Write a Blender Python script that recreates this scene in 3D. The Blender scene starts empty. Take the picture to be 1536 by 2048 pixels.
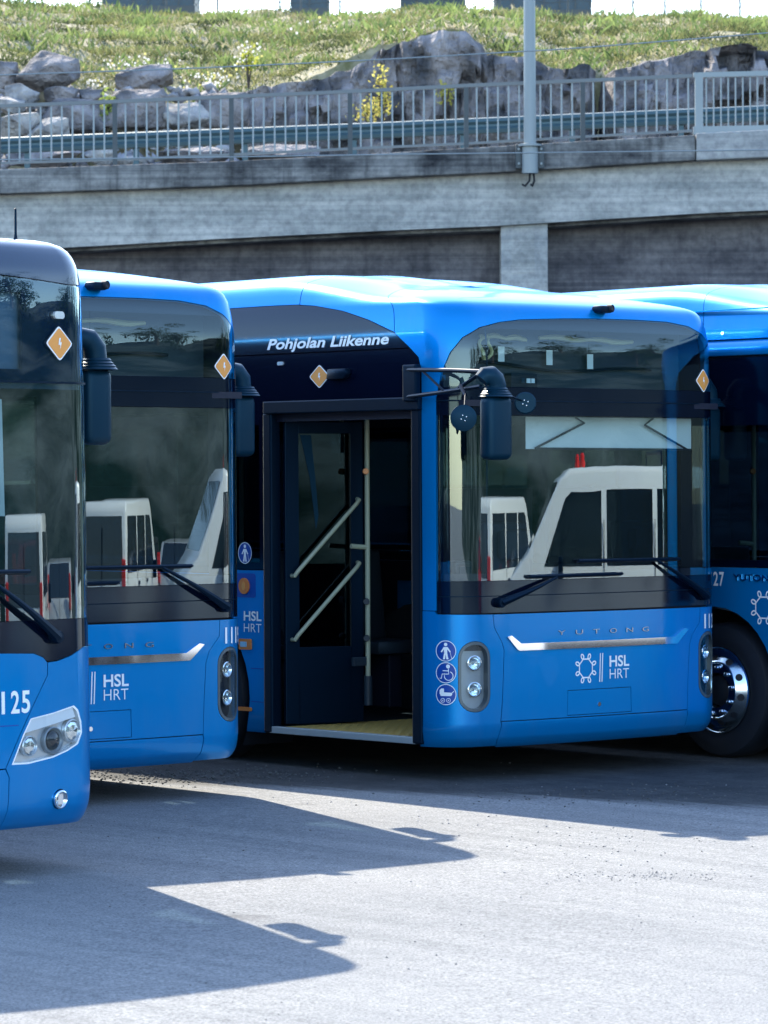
import bpy, bmesh, math, random
import numpy as np
from mathutils import Vector, Matrix, noise
from mathutils.geometry import tessellate_polygon

# ------------------------------------------------------------------ camera, sky, sun, exposure
sc = bpy.context.scene
COL = sc.collection
R = math.radians
random.seed(7)
FPX, CXP, CYP, CAMH = 7200., 768., 1024., 1.95          # photograph's focal length, centre, eye height
PITCH, ROLL = math.atan((963-1024)/FPX), -0.0045
cam = bpy.data.cameras.new('camera'); camo = bpy.data.objects.new('camera', cam); COL.objects.link(camo)
cam.sensor_fit = 'VERTICAL'; cam.sensor_height = 36.; cam.lens = FPX/2048*36.
cam.clip_start = .5; cam.clip_end = 2000
cp_, sp_, cr_, sr_ = math.cos(PITCH), math.sin(PITCH), math.cos(ROLL), math.sin(ROLL)
CFW = Vector((0, cp_, sp_)); _u = Vector((0, -sp_, cp_)); _r = Vector((1, 0, 0))
CRT = _r*cr_+_u*sr_; CUP = _u*cr_-_r*sr_
camo.matrix_world = Matrix(((CRT.x, CUP.x, -CFW.x, 0), (CRT.y, CUP.y, -CFW.y, 0), (CRT.z, CUP.z, -CFW.z, CAMH), (0, 0, 0, 1)))
sc.camera = camo
cam.dof.use_dof = True; cam.dof.focus_distance = 22.; cam.dof.aperture_fstop = 9.
SUN_EL, SUN_AZ = 38.3, -21.7                             # sun behind the buses, a little left of the view axis
world = bpy.data.worlds.new('World'); sc.world = world; world.use_nodes = True
wn = world.node_tree.nodes; wl = world.node_tree.links
sky = wn.new('ShaderNodeTexSky'); sky.sky_type = 'NISHITA'; sky.sun_disc = False
sky.sun_elevation = R(SUN_EL); sky.sun_rotation = R(SUN_AZ); sky.air_density = 1.0; sky.dust_density = .5; sky.ozone_density = 1.2
wl.new(sky.outputs[0], wn['Background'].inputs[0]); wn['Background'].inputs[1].default_value = .15
sl = bpy.data.lights.new('sun', 'SUN'); sl.energy = 3.2; sl.angle = R(.53); sl.color = (1., .9, .73)
slo = bpy.data.objects.new('sun', sl); COL.objects.link(slo)
sd = Vector((math.sin(R(SUN_AZ))*math.cos(R(SUN_EL)), math.cos(R(SUN_AZ))*math.cos(R(SUN_EL)), math.sin(R(SUN_EL))))
slo.rotation_euler = sd.to_track_quat('Z', 'Y').to_euler(); slo.location = (-20, 60, 60)
sc.view_settings.view_transform = 'Standard'; sc.view_settings.look = 'None'; sc.view_settings.gamma = 1
sc.view_settings.exposure = 1.95
sc.cycles.max_bounces = 10; sc.cycles.transparent_max_bounces = 16; sc.cycles.glossy_bounces = 5; sc.cycles.caustics_reflective = False

def ray(px, py): return (px-CXP)/FPX*CRT-(py-CYP)/FPX*CUP+CFW
def at(px, py, Y):
    d = ray(px, py); return Vector((0, 0, CAMH))+d*(Y/d.y)
def gz(x): return -.009*(x-1.4)                         # the yard falls gently to the right
def on_ground(px, py):
    d = ray(px, py); k = -.009
    t = (gz(0)-CAMH)/(d.z-k*d.x); return Vector((0, 0, CAMH))+d*t

# ------------------------------------------------------------------ helpers
def tag(o, label=None, cat=None, group=None, kind=None):
    for k, v in (('label', label), ('category', cat), ('group', group), ('kind', kind)):
        if v: o[k] = v
    return o
def empty(name, loc=(0, 0, 0), rz=0.):
    o = bpy.data.objects.new(name, None); COL.objects.link(o); o.location = loc; o.rotation_euler = (0, 0, rz); o.empty_display_size = .3; return o
def link(name, me, mat=None, parent=None):
    o = bpy.data.objects.new(name, me); COL.objects.link(o)
    if mat is not None and not me.materials: me.materials.append(mat)
    if parent is not None: o.parent = parent
    return o
class MB:
    def __init__(s): s.v = []; s.f = []
    def add(s, vs, fs):
        b = len(s.v); s.v += [tuple(v) for v in vs]; s.f += [tuple(b+i for i in f) for f in fs]; return s
    def box(s, c, d, rot=None):
        c = Vector(c); vs = []
        for z in (-.5, .5):
            for x, y in ((-.5, -.5), (.5, -.5), (.5, .5), (-.5, .5)):
                p = Vector((x*d[0], y*d[1], z*d[2]))
                if rot is not None: p = rot @ p
                vs.append(c+p)
        return s.add(vs, [(3, 2, 1, 0), (4, 5, 6, 7), (0, 1, 5, 4), (1, 2, 6, 5), (2, 3, 7, 6), (3, 0, 4, 7)])
    def tube(s, pts, r, n=8, closed=False, caps=True):
        pts = [Vector(p) for p in pts]; m = len(pts); rs = r if isinstance(r, (list, tuple)) else [r]*m
        rings = []; prev = None
        for i, p in enumerate(pts):
            a = pts[(i-1) % m] if (i > 0 or closed) else p; b = pts[(i+1) % m] if (i < m-1 or closed) else p
            t = (b-a).normalized()
            if prev is None:
                prev = t.orthogonal().normalized()
            prev = (prev-t*prev.dot(t)).normalized(); q = t.cross(prev)
            rings.append([p+(prev*math.cos(2*math.pi*k/n)+q*math.sin(2*math.pi*k/n))*rs[i] for k in range(n)])
        fs = []
        for i in range(m if closed else m-1):
            j = (i+1) % m
            for k in range(n): fs.append((i*n+k, i*n+(k+1) % n, j*n+(k+1) % n, j*n+k))
        if caps and not closed: fs += [tuple(range(n-1, -1, -1)), tuple(range((m-1)*n, m*n))]
        return s.add([v for rg in rings for v in rg], fs)
    def lathe(s, prof, org, ax, n=32, close=False):
        org = Vector(org); ax = Vector(ax).normalized(); e1 = ax.orthogonal().normalized(); e2 = ax.cross(e1); vs = []; fs = []
        for r, h in prof:
            for k in range(n):
                a = 2*math.pi*k/n; vs.append(org+ax*h+(e1*math.cos(a)+e2*math.sin(a))*r)
        m = len(prof)
        for i in range(m if close else m-1):
            j = (i+1) % m
            for k in range(n): fs.append((i*n+k, i*n+(k+1) % n, j*n+(k+1) % n, j*n+k))
        return s.add(vs, fs)
    def prism(s, poly, fn, d0, d1):
        """poly in 2D, fn(x,y,d)->3D; solid between d0 and d1"""
        n = len(poly); vs = [fn(x, y, d0) for x, y in poly]+[fn(x, y, d1) for x, y in poly]
        tr = tessellate_polygon([[Vector((x, y, 0)) for x, y in poly]])
        fs = [tuple(t) for t in tr]+[tuple(n+i for i in reversed(t)) for t in tr]
        fs += [(i, (i+1) % n, n+(i+1) % n, n+i) for i in range(n)]
        return s.add(vs, fs)
    def build(s, name, mat, parent=None, smooth=False, bevel=0., seg=2, fix=True):
        me = bpy.data.meshes.new(name); me.from_pydata(s.v, [], s.f); me.materials.append(mat)
        bm = bmesh.new(); bm.from_mesh(me)
        if fix: bmesh.ops.recalc_face_normals(bm, faces=bm.faces)
        if bevel: 
            bmesh.ops.remove_doubles(bm, verts=bm.verts, dist=1e-5)
            bmesh.ops.bevel(bm, geom=[e for e in bm.edges if len(e.link_faces) == 2 and e.calc_face_angle(0) > .5], offset=bevel, segments=seg, profile=.5, affect='EDGES', clamp_overlap=True)
        if smooth:
            for f in bm.faces: f.smooth = True
            for e in bm.edges:
                if len(e.link_faces) == 2 and e.calc_face_angle(0) > R(38): e.smooth = False
        bm.to_mesh(me); bm.free()
        return link(name, me, None, parent)
def kids(o): return [c for c in bpy.data.objects if c.parent == o]
def copy_tree(o, parent=None):
    c = o.copy(); COL.objects.link(c); c.parent = parent
    for ch in CH.get(o.name, []): copy_tree(ch, c)
    return c
CH = {}
def index_children():
    CH.clear()
    for o in bpy.data.objects:
        if o.parent: CH.setdefault(o.parent.name, []).append(o)

# ------------------------------------------------------------------ materials
def mat(name, base, rough=.5, metal=0., coat=0., emit=None, spec=.5, **k):
    m = bpy.data.materials.new(name); m.use_nodes = True; b = m.node_tree.nodes['Principled BSDF']
    b.inputs['Base Color'].default_value = (*base, 1); b.inputs['Roughness'].default_value = rough; b.inputs['Metallic'].default_value = metal
    b.inputs['Specular IOR Level'].default_value = spec
    if k.get('tint'): b.inputs['Specular Tint'].default_value = (*k['tint'], 1)
    if coat: b.inputs['Coat Weight'].default_value = coat; b.inputs['Coat Roughness'].default_value = k.get('cr', .03)
    if emit: b.inputs['Emission Color'].default_value = (*emit[:3], 1); b.inputs['Emission Strength'].default_value = emit[3]
    return m
def nodes(m): return m.node_tree.nodes, m.node_tree.links, m.node_tree.nodes['Principled BSDF']
def noisy(m, c0, c1, scale=4., detail=6., lo=.35, hi=.65, bump=0., bscale=None, stretch=(1, 1, 1), rough=None, coord='Object', dist=.02):
    n, l, b = nodes(m); tc = n.new('ShaderNodeTexCoord'); mp = n.new('ShaderNodeMapping'); mp.inputs['Scale'].default_value = stretch
    l.new(tc.outputs[coord], mp.inputs[0]); t = n.new('ShaderNodeTexNoise'); t.inputs['Scale'].default_value = scale; t.inputs['Detail'].default_value = detail
    l.new(mp.outputs[0], t.inputs['Vector']); r = n.new('ShaderNodeValToRGB'); r.color_ramp.elements[0].position = lo; r.color_ramp.elements[1].position = hi
    r.color_ramp.elements[0].color = (*c0, 1); r.color_ramp.elements[1].color = (*c1, 1); l.new(t.outputs['Fac'], r.inputs[0]); l.new(r.outputs[0], b.inputs['Base Color'])
    if bump:
        t2 = n.new('ShaderNodeTexNoise'); t2.inputs['Scale'].default_value = bscale or scale*4; t2.inputs['Detail'].default_value = 8; l.new(mp.outputs[0], t2.inputs['Vector'])
        bp = n.new('ShaderNodeBump'); bp.inputs['Strength'].default_value = bump; bp.inputs['Distance'].default_value = dist; l.new(t2.outputs['Fac'], bp.inputs['Height']); l.new(bp.outputs[0], b.inputs['Normal'])
    return m, r, mp
def glass(name, tint, k=2., base=.04):
    m = bpy.data.materials.new(name); m.use_nodes = True; n = m.node_tree.nodes; l = m.node_tree.links; n.clear()
    o = n.new('ShaderNodeOutputMaterial'); mx = n.new('ShaderNodeMixShader'); tr = n.new('ShaderNodeBsdfTransparent'); gl = n.new('ShaderNodeBsdfGlossy')
    tr.inputs[0].default_value = (*tint, 1); gl.inputs['Roughness'].default_value = 0.; gl.inputs['Color'].default_value = (.8, .97, 1, 1)
    lw = n.new('ShaderNodeLayerWeight'); lw.inputs[0].default_value = .5
    pw = n.new('ShaderNodeMath'); pw.operation = 'POWER'; pw.inputs[1].default_value = 5; l.new(lw.outputs['Facing'], pw.inputs[0])
    mu = n.new('ShaderNodeMath'); mu.operation = 'MULTIPLY_ADD'; mu.inputs[1].default_value = (1-base)*k; mu.inputs[2].default_value = base*k; mu.use_clamp = True
    l.new(pw.outputs[0], mu.inputs[0]); l.new(mu.outputs[0], mx.inputs[0]); l.new(tr.outputs[0], mx.inputs[1]); l.new(gl.outputs[0], mx.inputs[2]); l.new(mx.outputs[0], o.inputs[0])
    return m
M = {}
M['blue'] = mat('bus_blue_paint', (.0, .225, .6), .3, .45, coat=.3, cr=.02, spec=.2, tint=(.25, .65, 1.))
def dusty(m, amt=.1):
    n, l, b = nodes(m); tc = n.new('ShaderNodeTexCoord'); base = b.inputs['Base Color'].default_value[:]
    def nz(sc_, st):
        mp = n.new('ShaderNodeMapping'); mp.inputs['Scale'].default_value = st; l.new(tc.outputs['Object'], mp.inputs[0]); t = n.new('ShaderNodeTexNoise'); t.inputs['Scale'].default_value = sc_; t.inputs['Detail'].default_value = 9; t.inputs['Roughness'].default_value = .65; l.new(mp.outputs[0], t.inputs['Vector']); return t.outputs['Fac']
    f = nz(2.2, (1, 1, .35)); r = n.new('ShaderNodeMapRange'); r.inputs[1].default_value = .5; r.inputs[2].default_value = .8; r.inputs[3].default_value = 0; r.inputs[4].default_value = amt; l.new(f, r.inputs[0])
    mx = n.new('ShaderNodeMix'); mx.data_type = 'RGBA'; mx.inputs[6].default_value = base; mx.inputs[7].default_value = (.3, .36, .4, 1); l.new(r.outputs[0], mx.inputs[0]); l.new(mx.outputs[2], b.inputs['Base Color'])
    r2 = n.new('ShaderNodeMapRange'); r2.inputs[1].default_value = .35; r2.inputs[2].default_value = .75; r2.inputs[3].default_value = .015; r2.inputs[4].default_value = .16; l.new(nz(5., (1, 1, 1)), r2.inputs[0]); l.new(r2.outputs[0], b.inputs['Coat Roughness'])
dusty(M['blue'])
M['blue2'] = mat('sticker_blue', (.0, .06, .36), .35)
M['black'] = mat('gloss_black_panel', (.0008, .003, .013), .14, coat=.1, spec=.35, tint=(.45, .7, 1.))
M['trim'] = mat('black_plastic', (.001, .006, .015), .42, spec=.25, tint=(.3, .6, 1.))
M['housing'] = mat('mirror_housing_plastic', (.002, .02, .04), .42, spec=.3, tint=(.4, .75, 1.))
M['rubber'] = mat('black_rubber', (.003, .007, .016), .7)
M['dark'] = mat('dark_interior', (.002, .005, .02), .6)
M['cabin'] = mat('cabin_panel_grey', (.012, .024, .038), .55)
M['chrome'] = mat('chrome', (.86, .9, .93), .06, 1.)
M['alu'] = mat('polished_wheel_alloy', (.62, .74, .82), .16, 1.)
M['white'] = mat('white_vinyl', (.9, .94, .97), .45)
M['ring'] = mat('dark_lamp_ring', (.1, .13, .15), .3, .3)
M['badge'] = mat('dark_chrome_letter', (.22, .3, .38), .12, 1.)
M['silver'] = mat('silver_lamp_bowl', (.75, .78, .8), .22, .6)
M['grey'] = mat('grey_lamp_bezel', (.3, .34, .38), .35, .3)
M['lens'] = glass('clear_lens', (.86, .9, .92), 1.6)
M['band'] = mat('black_glass_frit', (.0015, .004, .014), .1, spec=.5, tint=(.6, .85, 1.))
M['orange'] = mat('orange_reflector', (.72, .22, .04), .3)
M['sign'] = mat('orange_warning_sign', (.8, .33, .07), .45)
M['yellow'] = mat('khaki_handrail', (.36, .38, .27), .4)
M['cable'] = mat('yellow_cable', (.62, .56, .3), .5)
M['tile'] = mat('yellow_floor_tile', (.5, .33, .09), .6)
M['step'] = mat('aluminium_sill', (.42, .48, .52), .4, .4)
M['paper'] = mat('white_blind', (.8, .84, .84), .7)
M['fabric'] = mat('seat_fabric', (.02, .035, .06), .8)
M['glass'] = glass('windscreen_glass', (.76, .88, .88), 3.6, .045)
M['dglass'] = glass('display_glass', (.72, .86, .88), 1.8, .045)
M['tglass'] = glass('tinted_side_glass', (.14, .22, .28), 1.7, .045)
M['red'] = mat('red_lamp', (.6, .02, .02), .3)
M['vwhite'] = mat('white_van_paint', (.78, .8, .82), .3, coat=.5)
M['vglass'] = mat('dark_van_glass', (.01, .02, .03), .08, coat=.5)
M['display'] = mat('unlit_display_grey', (.2, .26, .31), .5)
# ------------------------------------------------------------------ bus shell: plan outline u, section v
HW = 1.275
def sm(t):
    t=min(max(t,0.),1.); return t*t*(3-2*t)
def cub(tab,v,c):
    n=len(tab); i=0
    while i<n-2 and tab[i+1][0]<=v: i+=1
    def sl(j):
        if j==0: return (tab[1][c]-tab[0][c])/(tab[1][0]-tab[0][0])
        if j==n-1: return (tab[-1][c]-tab[-2][c])/(tab[-1][0]-tab[-2][0])
        d0=(tab[j][c]-tab[j-1][c])/(tab[j][0]-tab[j-1][0]); d1=(tab[j+1][c]-tab[j][c])/(tab[j+1][0]-tab[j][0])
        return 0. if d0*d1<=0 else 2*d0*d1/(d0+d1)
    x0,x1=tab[i][0],tab[i+1][0]; h=x1-x0; t=(v-x0)/h
    return tab[i][c]*(2*t**3-3*t*t+1)+sl(i)*h*(t**3-2*t*t+t)+tab[i+1][c]*(-2*t**3+3*t*t)+sl(i+1)*h*(t**3-t*t)
class Shell:
    def __init__(s,thf,r,FZ,SZ,length=12.):
        s.th=math.radians(thf); s.r=r; sn=math.sin(s.th); s.FZ=FZ; s.SZ=SZ
        s.R=(HW-r*(1-sn))/sn; s.Lf=s.R*s.th; s.Lc=r*(math.pi/2-s.th)
        s.ys=s.R*(1-math.cos(s.th))+r*math.cos(s.th); s.us=s.Lf+s.Lc
        s.U=s.us+length-s.ys; s.cache={}
    def xy(s,u):
        a=abs(u); g=1 if u>=0 else -1
        if a<=s.Lf:
            t=a/s.R; return g*s.R*math.sin(t), s.R*(1-math.cos(t))
        if a<=s.us:
            t=s.th+(a-s.Lf)/s.r
            return g*(s.R*math.sin(s.th)+s.r*(math.sin(t)-math.sin(s.th))), s.R*(1-math.cos(s.th))+s.r*(math.cos(s.th)-math.cos(t))
        return g*HW, s.ys+a-s.us
    def uy(s,y): return s.us+y-s.ys
    def tab(s,v):
        k=round(v,4)
        if k not in s.cache: s.cache[k]=(cub(s.FZ,v,1),cub(s.FZ,v,2),cub(s.SZ,v,1),cub(s.SZ,v,2))
        return s.cache[k]
    def S(s,u,v):
        x,y=s.xy(u); w=1-sm((y-.3)/1.7)
        zf,b,zs,a=s.tab(v)
        G=(1-min(y/3.5,1))**2
        return (x*(1-a/HW), y+b*G, zf*w+zs*(1-w))
    def fr(s,u,v):
        e=.004
        p=np.array(s.S(u,v)); du=np.array(s.S(u+e,v))-np.array(s.S(u-e,v)); dv=np.array(s.S(u,v+e))-np.array(s.S(u,v-e))
        du/=np.linalg.norm(du); n=np.cross(du,dv); n/=np.linalg.norm(n)
        return p,du,np.cross(n,du),n
FZ=[(.2,.2,.1),(.24,.24,.05),(.29,.29,.015),(.38,.38,.0),(.9,.9,.0),(1.3,1.3,.0005),(1.8,1.8,.002),(2.3,2.3,.004),(2.55,2.55,.004),(2.8,2.8,.012),(2.95,2.95,.036),(3.05,3.05,.065),(3.12,3.105,.115),(3.2,3.135,.2),(3.4,3.175,.4),(3.8,3.24,.8),(4.3,3.29,1.3)]
SZ=[(.2,.2,.03),(.26,.26,.01),(.36,.36,0),(.9,.9,0),(2.3,2.3,0),(2.7,2.7,.004),(2.9,2.9,.008),(3.0,3.0,.018),(3.12,3.115,.042),(3.2,3.185,.07),(3.3,3.265,.115),(3.4,3.325,.19),(3.8,3.385,.56),(4.3,3.4,1.05)]
FA=[(.2,.2,.12),(.26,.26,.05),(.34,.34,.01),(.45,.45,.0),(.8,.8,.005),(1.1,1.1,.008),(1.5,1.5,.011),(2.45,2.45,.02),(2.8,2.8,.03),(2.95,2.95,.042),(3.05,3.045,.078),(3.12,3.095,.12),(3.2,3.12,.19),(3.4,3.14,.39),(3.8,3.17,.79),(4.3,3.19,1.3)]
SA=[(.2,.2,.04),(.26,.26,.012),(.4,.4,0),(.9,.9,0),(1.3,1.3,.003),(2.4,2.4,.012),(2.8,2.8,.02),(2.95,2.95,.028),(3.05,3.045,.048),(3.12,3.1,.09),(3.2,3.14,.155),(3.4,3.18,.35),(3.8,3.195,.75),(4.3,3.2,1.15)]
STD = Shell(6, .28, FZ, SZ); SHA = Shell(11, .24, FA, SA)

def cut2d(bm, us, vs):
    for c, ax in [(u, (1, 0, 0)) for u in us]+[(v, (0, 1, 0)) for v in vs]:
        bmesh.ops.bisect_plane(bm, geom=bm.verts[:]+bm.edges[:]+bm.faces[:], plane_co=Vector(ax)*c, plane_no=ax, dist=1e-5)
def ulines(sh, a, b, vmax):
    out = []; c = sh.Lf
    for k in np.arange(-1.0, 1.01, .125): out.append(k*sh.Lf)
    for s in (-1, 1):
        for k in range(1, 12): out.append(s*(c+sh.Lc*k/12.))
        out.append(s*sh.us)
        if vmax > 2.8:
            for k in range(1, 25): out.append(s*(sh.us+.15*k))
    return [u for u in sorted(set(out)) if a+1e-4 < u < b-1e-4]
def vlines(a, b):
    out = [.22, .24, .265, .29, .33, .38, .9, 1.3, 1.8, 2.3, 2.55, 2.7]+[2.8+.04*k for k in range(16)]+[3.5, 3.6, 3.7, 3.8, 3.95, 4.1, 4.2]
    return [v for v in out if a+1e-4 < v < b-1e-4]
def patch(sh, name, m, parent, outer, holes=(), off=0., thick=.022, flat2d=None, dense=None):
    """a piece of bodywork bounded by polygons in (u, v), standing `off` from the shell, with its edges turned in"""
    bm = bmesh.new()
    if flat2d is None:
        loops = [[Vector((x, y, 0)) for x, y in lp] for lp in (outer, *holes)]; flat = [p for lp in loops for p in lp]
        vs = [bm.verts.new(p) for p in flat]
        for t in tessellate_polygon(loops):
            try: bm.faces.new([vs[i] for i in t])
            except ValueError: pass
    else:
        vs = [bm.verts.new((x, y, 0)) for x, y in flat2d[0]]
        for t in flat2d[1]:
            try: bm.faces.new([vs[i] for i in t])
            except ValueError: pass
    xs = [v.co.x for v in bm.verts]; ys = [v.co.y for v in bm.verts]
    cut2d(bm, dense or ulines(sh, min(xs), max(xs), max(ys)), vlines(min(ys), max(ys)))
    bmesh.ops.remove_doubles(bm, verts=bm.verts, dist=2e-5)
    bm.normal_update()
    for f in bm.faces:
        if f.normal.z < 0: f.normal_flip()
    bm.verts.index_update()
    P = []; N = []; dv = []
    for v in bm.verts:
        p, du, dw, n = sh.fr(v.co.x, min(max(v.co.y, .204), 4.29)); P.append(p+n*off); N.append(n)
    nv = len(P); verts = [tuple(p) for p in P]+[tuple(P[i]-N[i]*thick) for i in range(nv)]
    faces = []; ln = []
    for f in bm.faces:
        ids = [v.index for v in f.verts]; faces.append(ids); ln += [tuple(N[i]) for i in ids]
    if thick:
        for e in bm.edges:
            if len(e.link_faces) == 1:
                f = e.link_faces[0]; lp = [l for l in f.loops if l.edge == e][0]; a, b = lp.vert.index, lp.link_loop_next.vert.index
                d = P[b]-P[a]; nn = np.cross(d, (N[a]+N[b])/2); L = np.linalg.norm(nn)
                if L < 1e-12: continue
                nn = tuple(nn/L); faces.append([b, a, a+nv, b+nv]); ln += [nn]*4
    bm.free()
    me = bpy.data.meshes.new(name); me.from_pydata(verts, [], faces)
    if len(me.loops) == len(ln):
        for p in me.polygons: p.use_smooth = True
        me.normals_split_custom_set(ln)
    me.materials.append(m)
    return link(name, me, None, parent)
TXT = {}
def text2d(body, bold=0., shear=0.):
    k = (body, bold, shear)
    if k not in TXT:
        cu = bpy.data.curves.new('lettering', 'FONT'); cu.body = body; cu.size = 1.; cu.offset = bold; cu.shear = shear; cu.resolution_u = 4; cu.fill_mode = 'FRONT'
        o = bpy.data.objects.new('lettering', cu); COL.objects.link(o); bpy.context.view_layer.update()
        me = bpy.data.meshes.new_from_object(o.evaluated_get(bpy.context.evaluated_depsgraph_get()))
        vs = [(v.co.x, v.co.y) for v in me.vertices]; fs = [tuple(p.vertices) for p in me.polygons]
        x0 = min(v[0] for v in vs); x1 = max(v[0] for v in vs); bpy.data.objects.remove(o); bpy.data.curves.remove(cu); bpy.data.meshes.remove(me)
        TXT[k] = ([((x-x0)/(x1-x0), y) for x, y in vs], fs)
    return TXT[k]
CAP = .729
def text(sh, name, m, parent, body, u0, u1, v0, cap, bold=0., shear=0., off=.004, thick=.0, tilt=0.):
    vs, fs = text2d(body, bold, shear); s = cap/CAP
    pts = [(u0+x*(u1-u0), v0+y*s+tilt*x) for x, y in vs]
    return patch(sh, name, m, parent, None, off=off, thick=thick, flat2d=(pts, fs))
def digits(sh, parent, body, u0, u1, v0, cap, bold=.02, off=.003):
    w = (u1-u0)/len(body)
    for i, ch in enumerate(body):
        k = .30 if ch == '1' else .8
        text(sh, 'number_digit', M['white'], parent, ch, u0+w*(i+.5-k/2)-(.12*w if ch == '1' else 0), u0+w*(i+.5+k/2)-(.12*w if ch == '1' else 0), v0, cap, bold=bold, off=off)
def ell(cx, cy, rx, ry=None, n=28, a0=0.): ry = ry or rx; return [(cx+rx*math.cos(a0+2*math.pi*k/n), cy+ry*math.sin(a0+2*math.pi*k/n)) for k in range(n)]
def pill(cx, cy, hw, hh, r, n=6):
    o = []
    for sx, sy, a0 in ((1, 1, 0), (-1, 1, 90), (-1, -1, 180), (1, -1, 270)):
        for k in range(n+1):
            a = R(a0+90*k/n); o.append((cx+sx*(hw-r)+r*math.cos(a), cy+sy*(hh-r)+r*math.sin(a)))
    return o
def stroke(pts, w, closed=False):
    """flat line of width w as 2D quads"""
    vs = []; fs = []; m = len(pts)
    for i in range(m):
        a = pts[(i-1) % m] if (closed or i) else pts[i]; b = pts[(i+1) % m] if (closed or i < m-1) else pts[i]
        d = Vector((b[0]-a[0], b[1]-a[1])); d = d.normalized() if d.length else Vector((1, 0)); nx, ny = -d.y*w/2, d.x*w/2
        vs += [(pts[i][0]+nx, pts[i][1]+ny), (pts[i][0]-nx, pts[i][1]-ny)]
    for i in range(m if closed else m-1):
        j = (i+1) % m; fs.append((2*i, 2*i+1, 2*j+1, 2*j))
    return vs, fs
def join2d(*parts):
    vs = []; fs = []
    for p in parts:
        if isinstance(p, list): p = (p, [tuple(t) for t in tessellate_polygon([[Vector((x, y, 0)) for x, y in p]])])
        b = len(vs); vs += p[0]; fs += [tuple(b+i for i in f) for f in p[1]]
    return vs, fs
def emblem2d(cx, cy, rx, ry, w):
    ring = ell(cx, cy, rx*.66, ry*.66, 8, math.pi/8); parts = [stroke(ring, w, True)]
    for k in range(8):
        a = 2*math.pi*k/8+math.pi/8; c = (cx+rx*.84*math.cos(a), cy+ry*.84*math.sin(a)); l = []
        for q in range(12):
            b = 2*math.pi*q/12; ex_, ey_ = math.cos(b)*.17, math.sin(b)*.115
            l.append((c[0]+rx*(ex_*math.cos(a)-ey_*math.sin(a)), c[1]+ry*(ex_*math.sin(a)+ey_*math.cos(a))))
        parts.append(stroke(l, w, True))
    return join2d(*parts)
def rdiamond(cx, cy, rx, ry, k=.12):
    pts = [(cx+rx, cy), (cx, cy+ry), (cx-rx, cy), (cx, cy-ry)]; o = []
    for i in range(4):
        a, b, c = pts[i-1], pts[i], pts[(i+1) % 4]
        for t in (0, .5, 1):
            p = tuple(b[j]+(a[j]-b[j])*k*(1-t)**2+(c[j]-b[j])*k*t**2 for j in (0, 1)); o.append(p)
    return o
def warning(sh, parent, u, v, rx, ry, off=.004):
    s = patch(sh, 'warning_sign', M['white'], parent, rdiamond(u, v, rx, ry), off=off, thick=.002)
    patch(sh, 'face', M['sign'], s, rdiamond(u, v, rx*.9, ry*.9), off=off+.0015, thick=0)
    q = lambda x, y: (u+x*rx, v+y*ry)
    bolt = [q(-.03, .3), q(.09, .3), q(.02, .06), q(.13, .06), q(-.0, -.38), q(.03, -.08), q(-.1, -.08)]
    patch(sh, 'bolt_symbol', M['white'], s, bolt, off=off+.003, thick=0)
def person2d(cx, cy, r):
    q = lambda x, y: (cx+x*r, cy+y*r)
    return join2d(ell(*q(0, .62), .17*r, n=14), [q(-.2, .38), q(.2, .38), q(.5, -.08), q(.38, -.14), q(.17, .15), q(.15, -.2), q(.28, -.8), q(.06, -.8), q(0, -.3), q(-.06, -.8), q(-.28, -.8), q(-.15, -.2), q(-.17, .15), q(-.38, -.14), q(-.5, -.08)], stroke([q(.42, -.1), q(.58, -.72)], .04*r))
def chair2d(cx, cy, r):
    q = lambda x, y: (cx+x*r, cy+y*r); w = .09*r
    return join2d(ell(*q(.22, .6), .19*r, n=14), stroke([q(.26, .4), q(.28, -.12), q(-.36, -.12), q(-.44, -.55), q(-.6, -.5)], w), stroke([q(.26, .18), q(-.3, .2)], w), stroke([q(.28+.42*math.cos(a), -.3+.42*math.sin(a)) for a in np.linspace(-3.3, 1.2, 16)], w*.8))
def pram2d(cx, cy, r):
    q = lambda x, y: (cx+x*r, cy+y*r); w = .07*r
    return join2d([q(-.62, .1), q(-.62, .42), q(-.45, .58), q(-.18, .58), q(-.18, .22), q(.55, .18), q(.62, .02), q(.5, -.14), q(-.5, -.14)], stroke([q(.55, .12), q(.78, .32)], w), stroke(ell(*q(-.3, -.55), .19*r, n=14), w*.8, True), stroke(ell(*q(.25, -.55), .19*r, n=14), w*.8, True), ell(*q(-.3, -.55), .06*r, n=8), ell(*q(.25, -.55), .06*r, n=8))
def sticker(sh, parent, u, v, r, fig):
    s = patch(sh, 'sticker', M['blue2'], parent, ell(u, v, r), off=.0025, thick=0)
    patch(sh, 'print', M['white'], s, None, off=.004, thick=0, flat2d=join2d(stroke(ell(u, v, r*.965, n=36), r*.07, True), fig(u, v, r)))
def local(sh, u, v):
    p, du, dv, n = sh.fr(u, v); p, du, dv, n = (Vector(q) for q in (p, du, dv, n))
    return lambda x, y, z: p+du*x+dv*y+n*z
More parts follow.
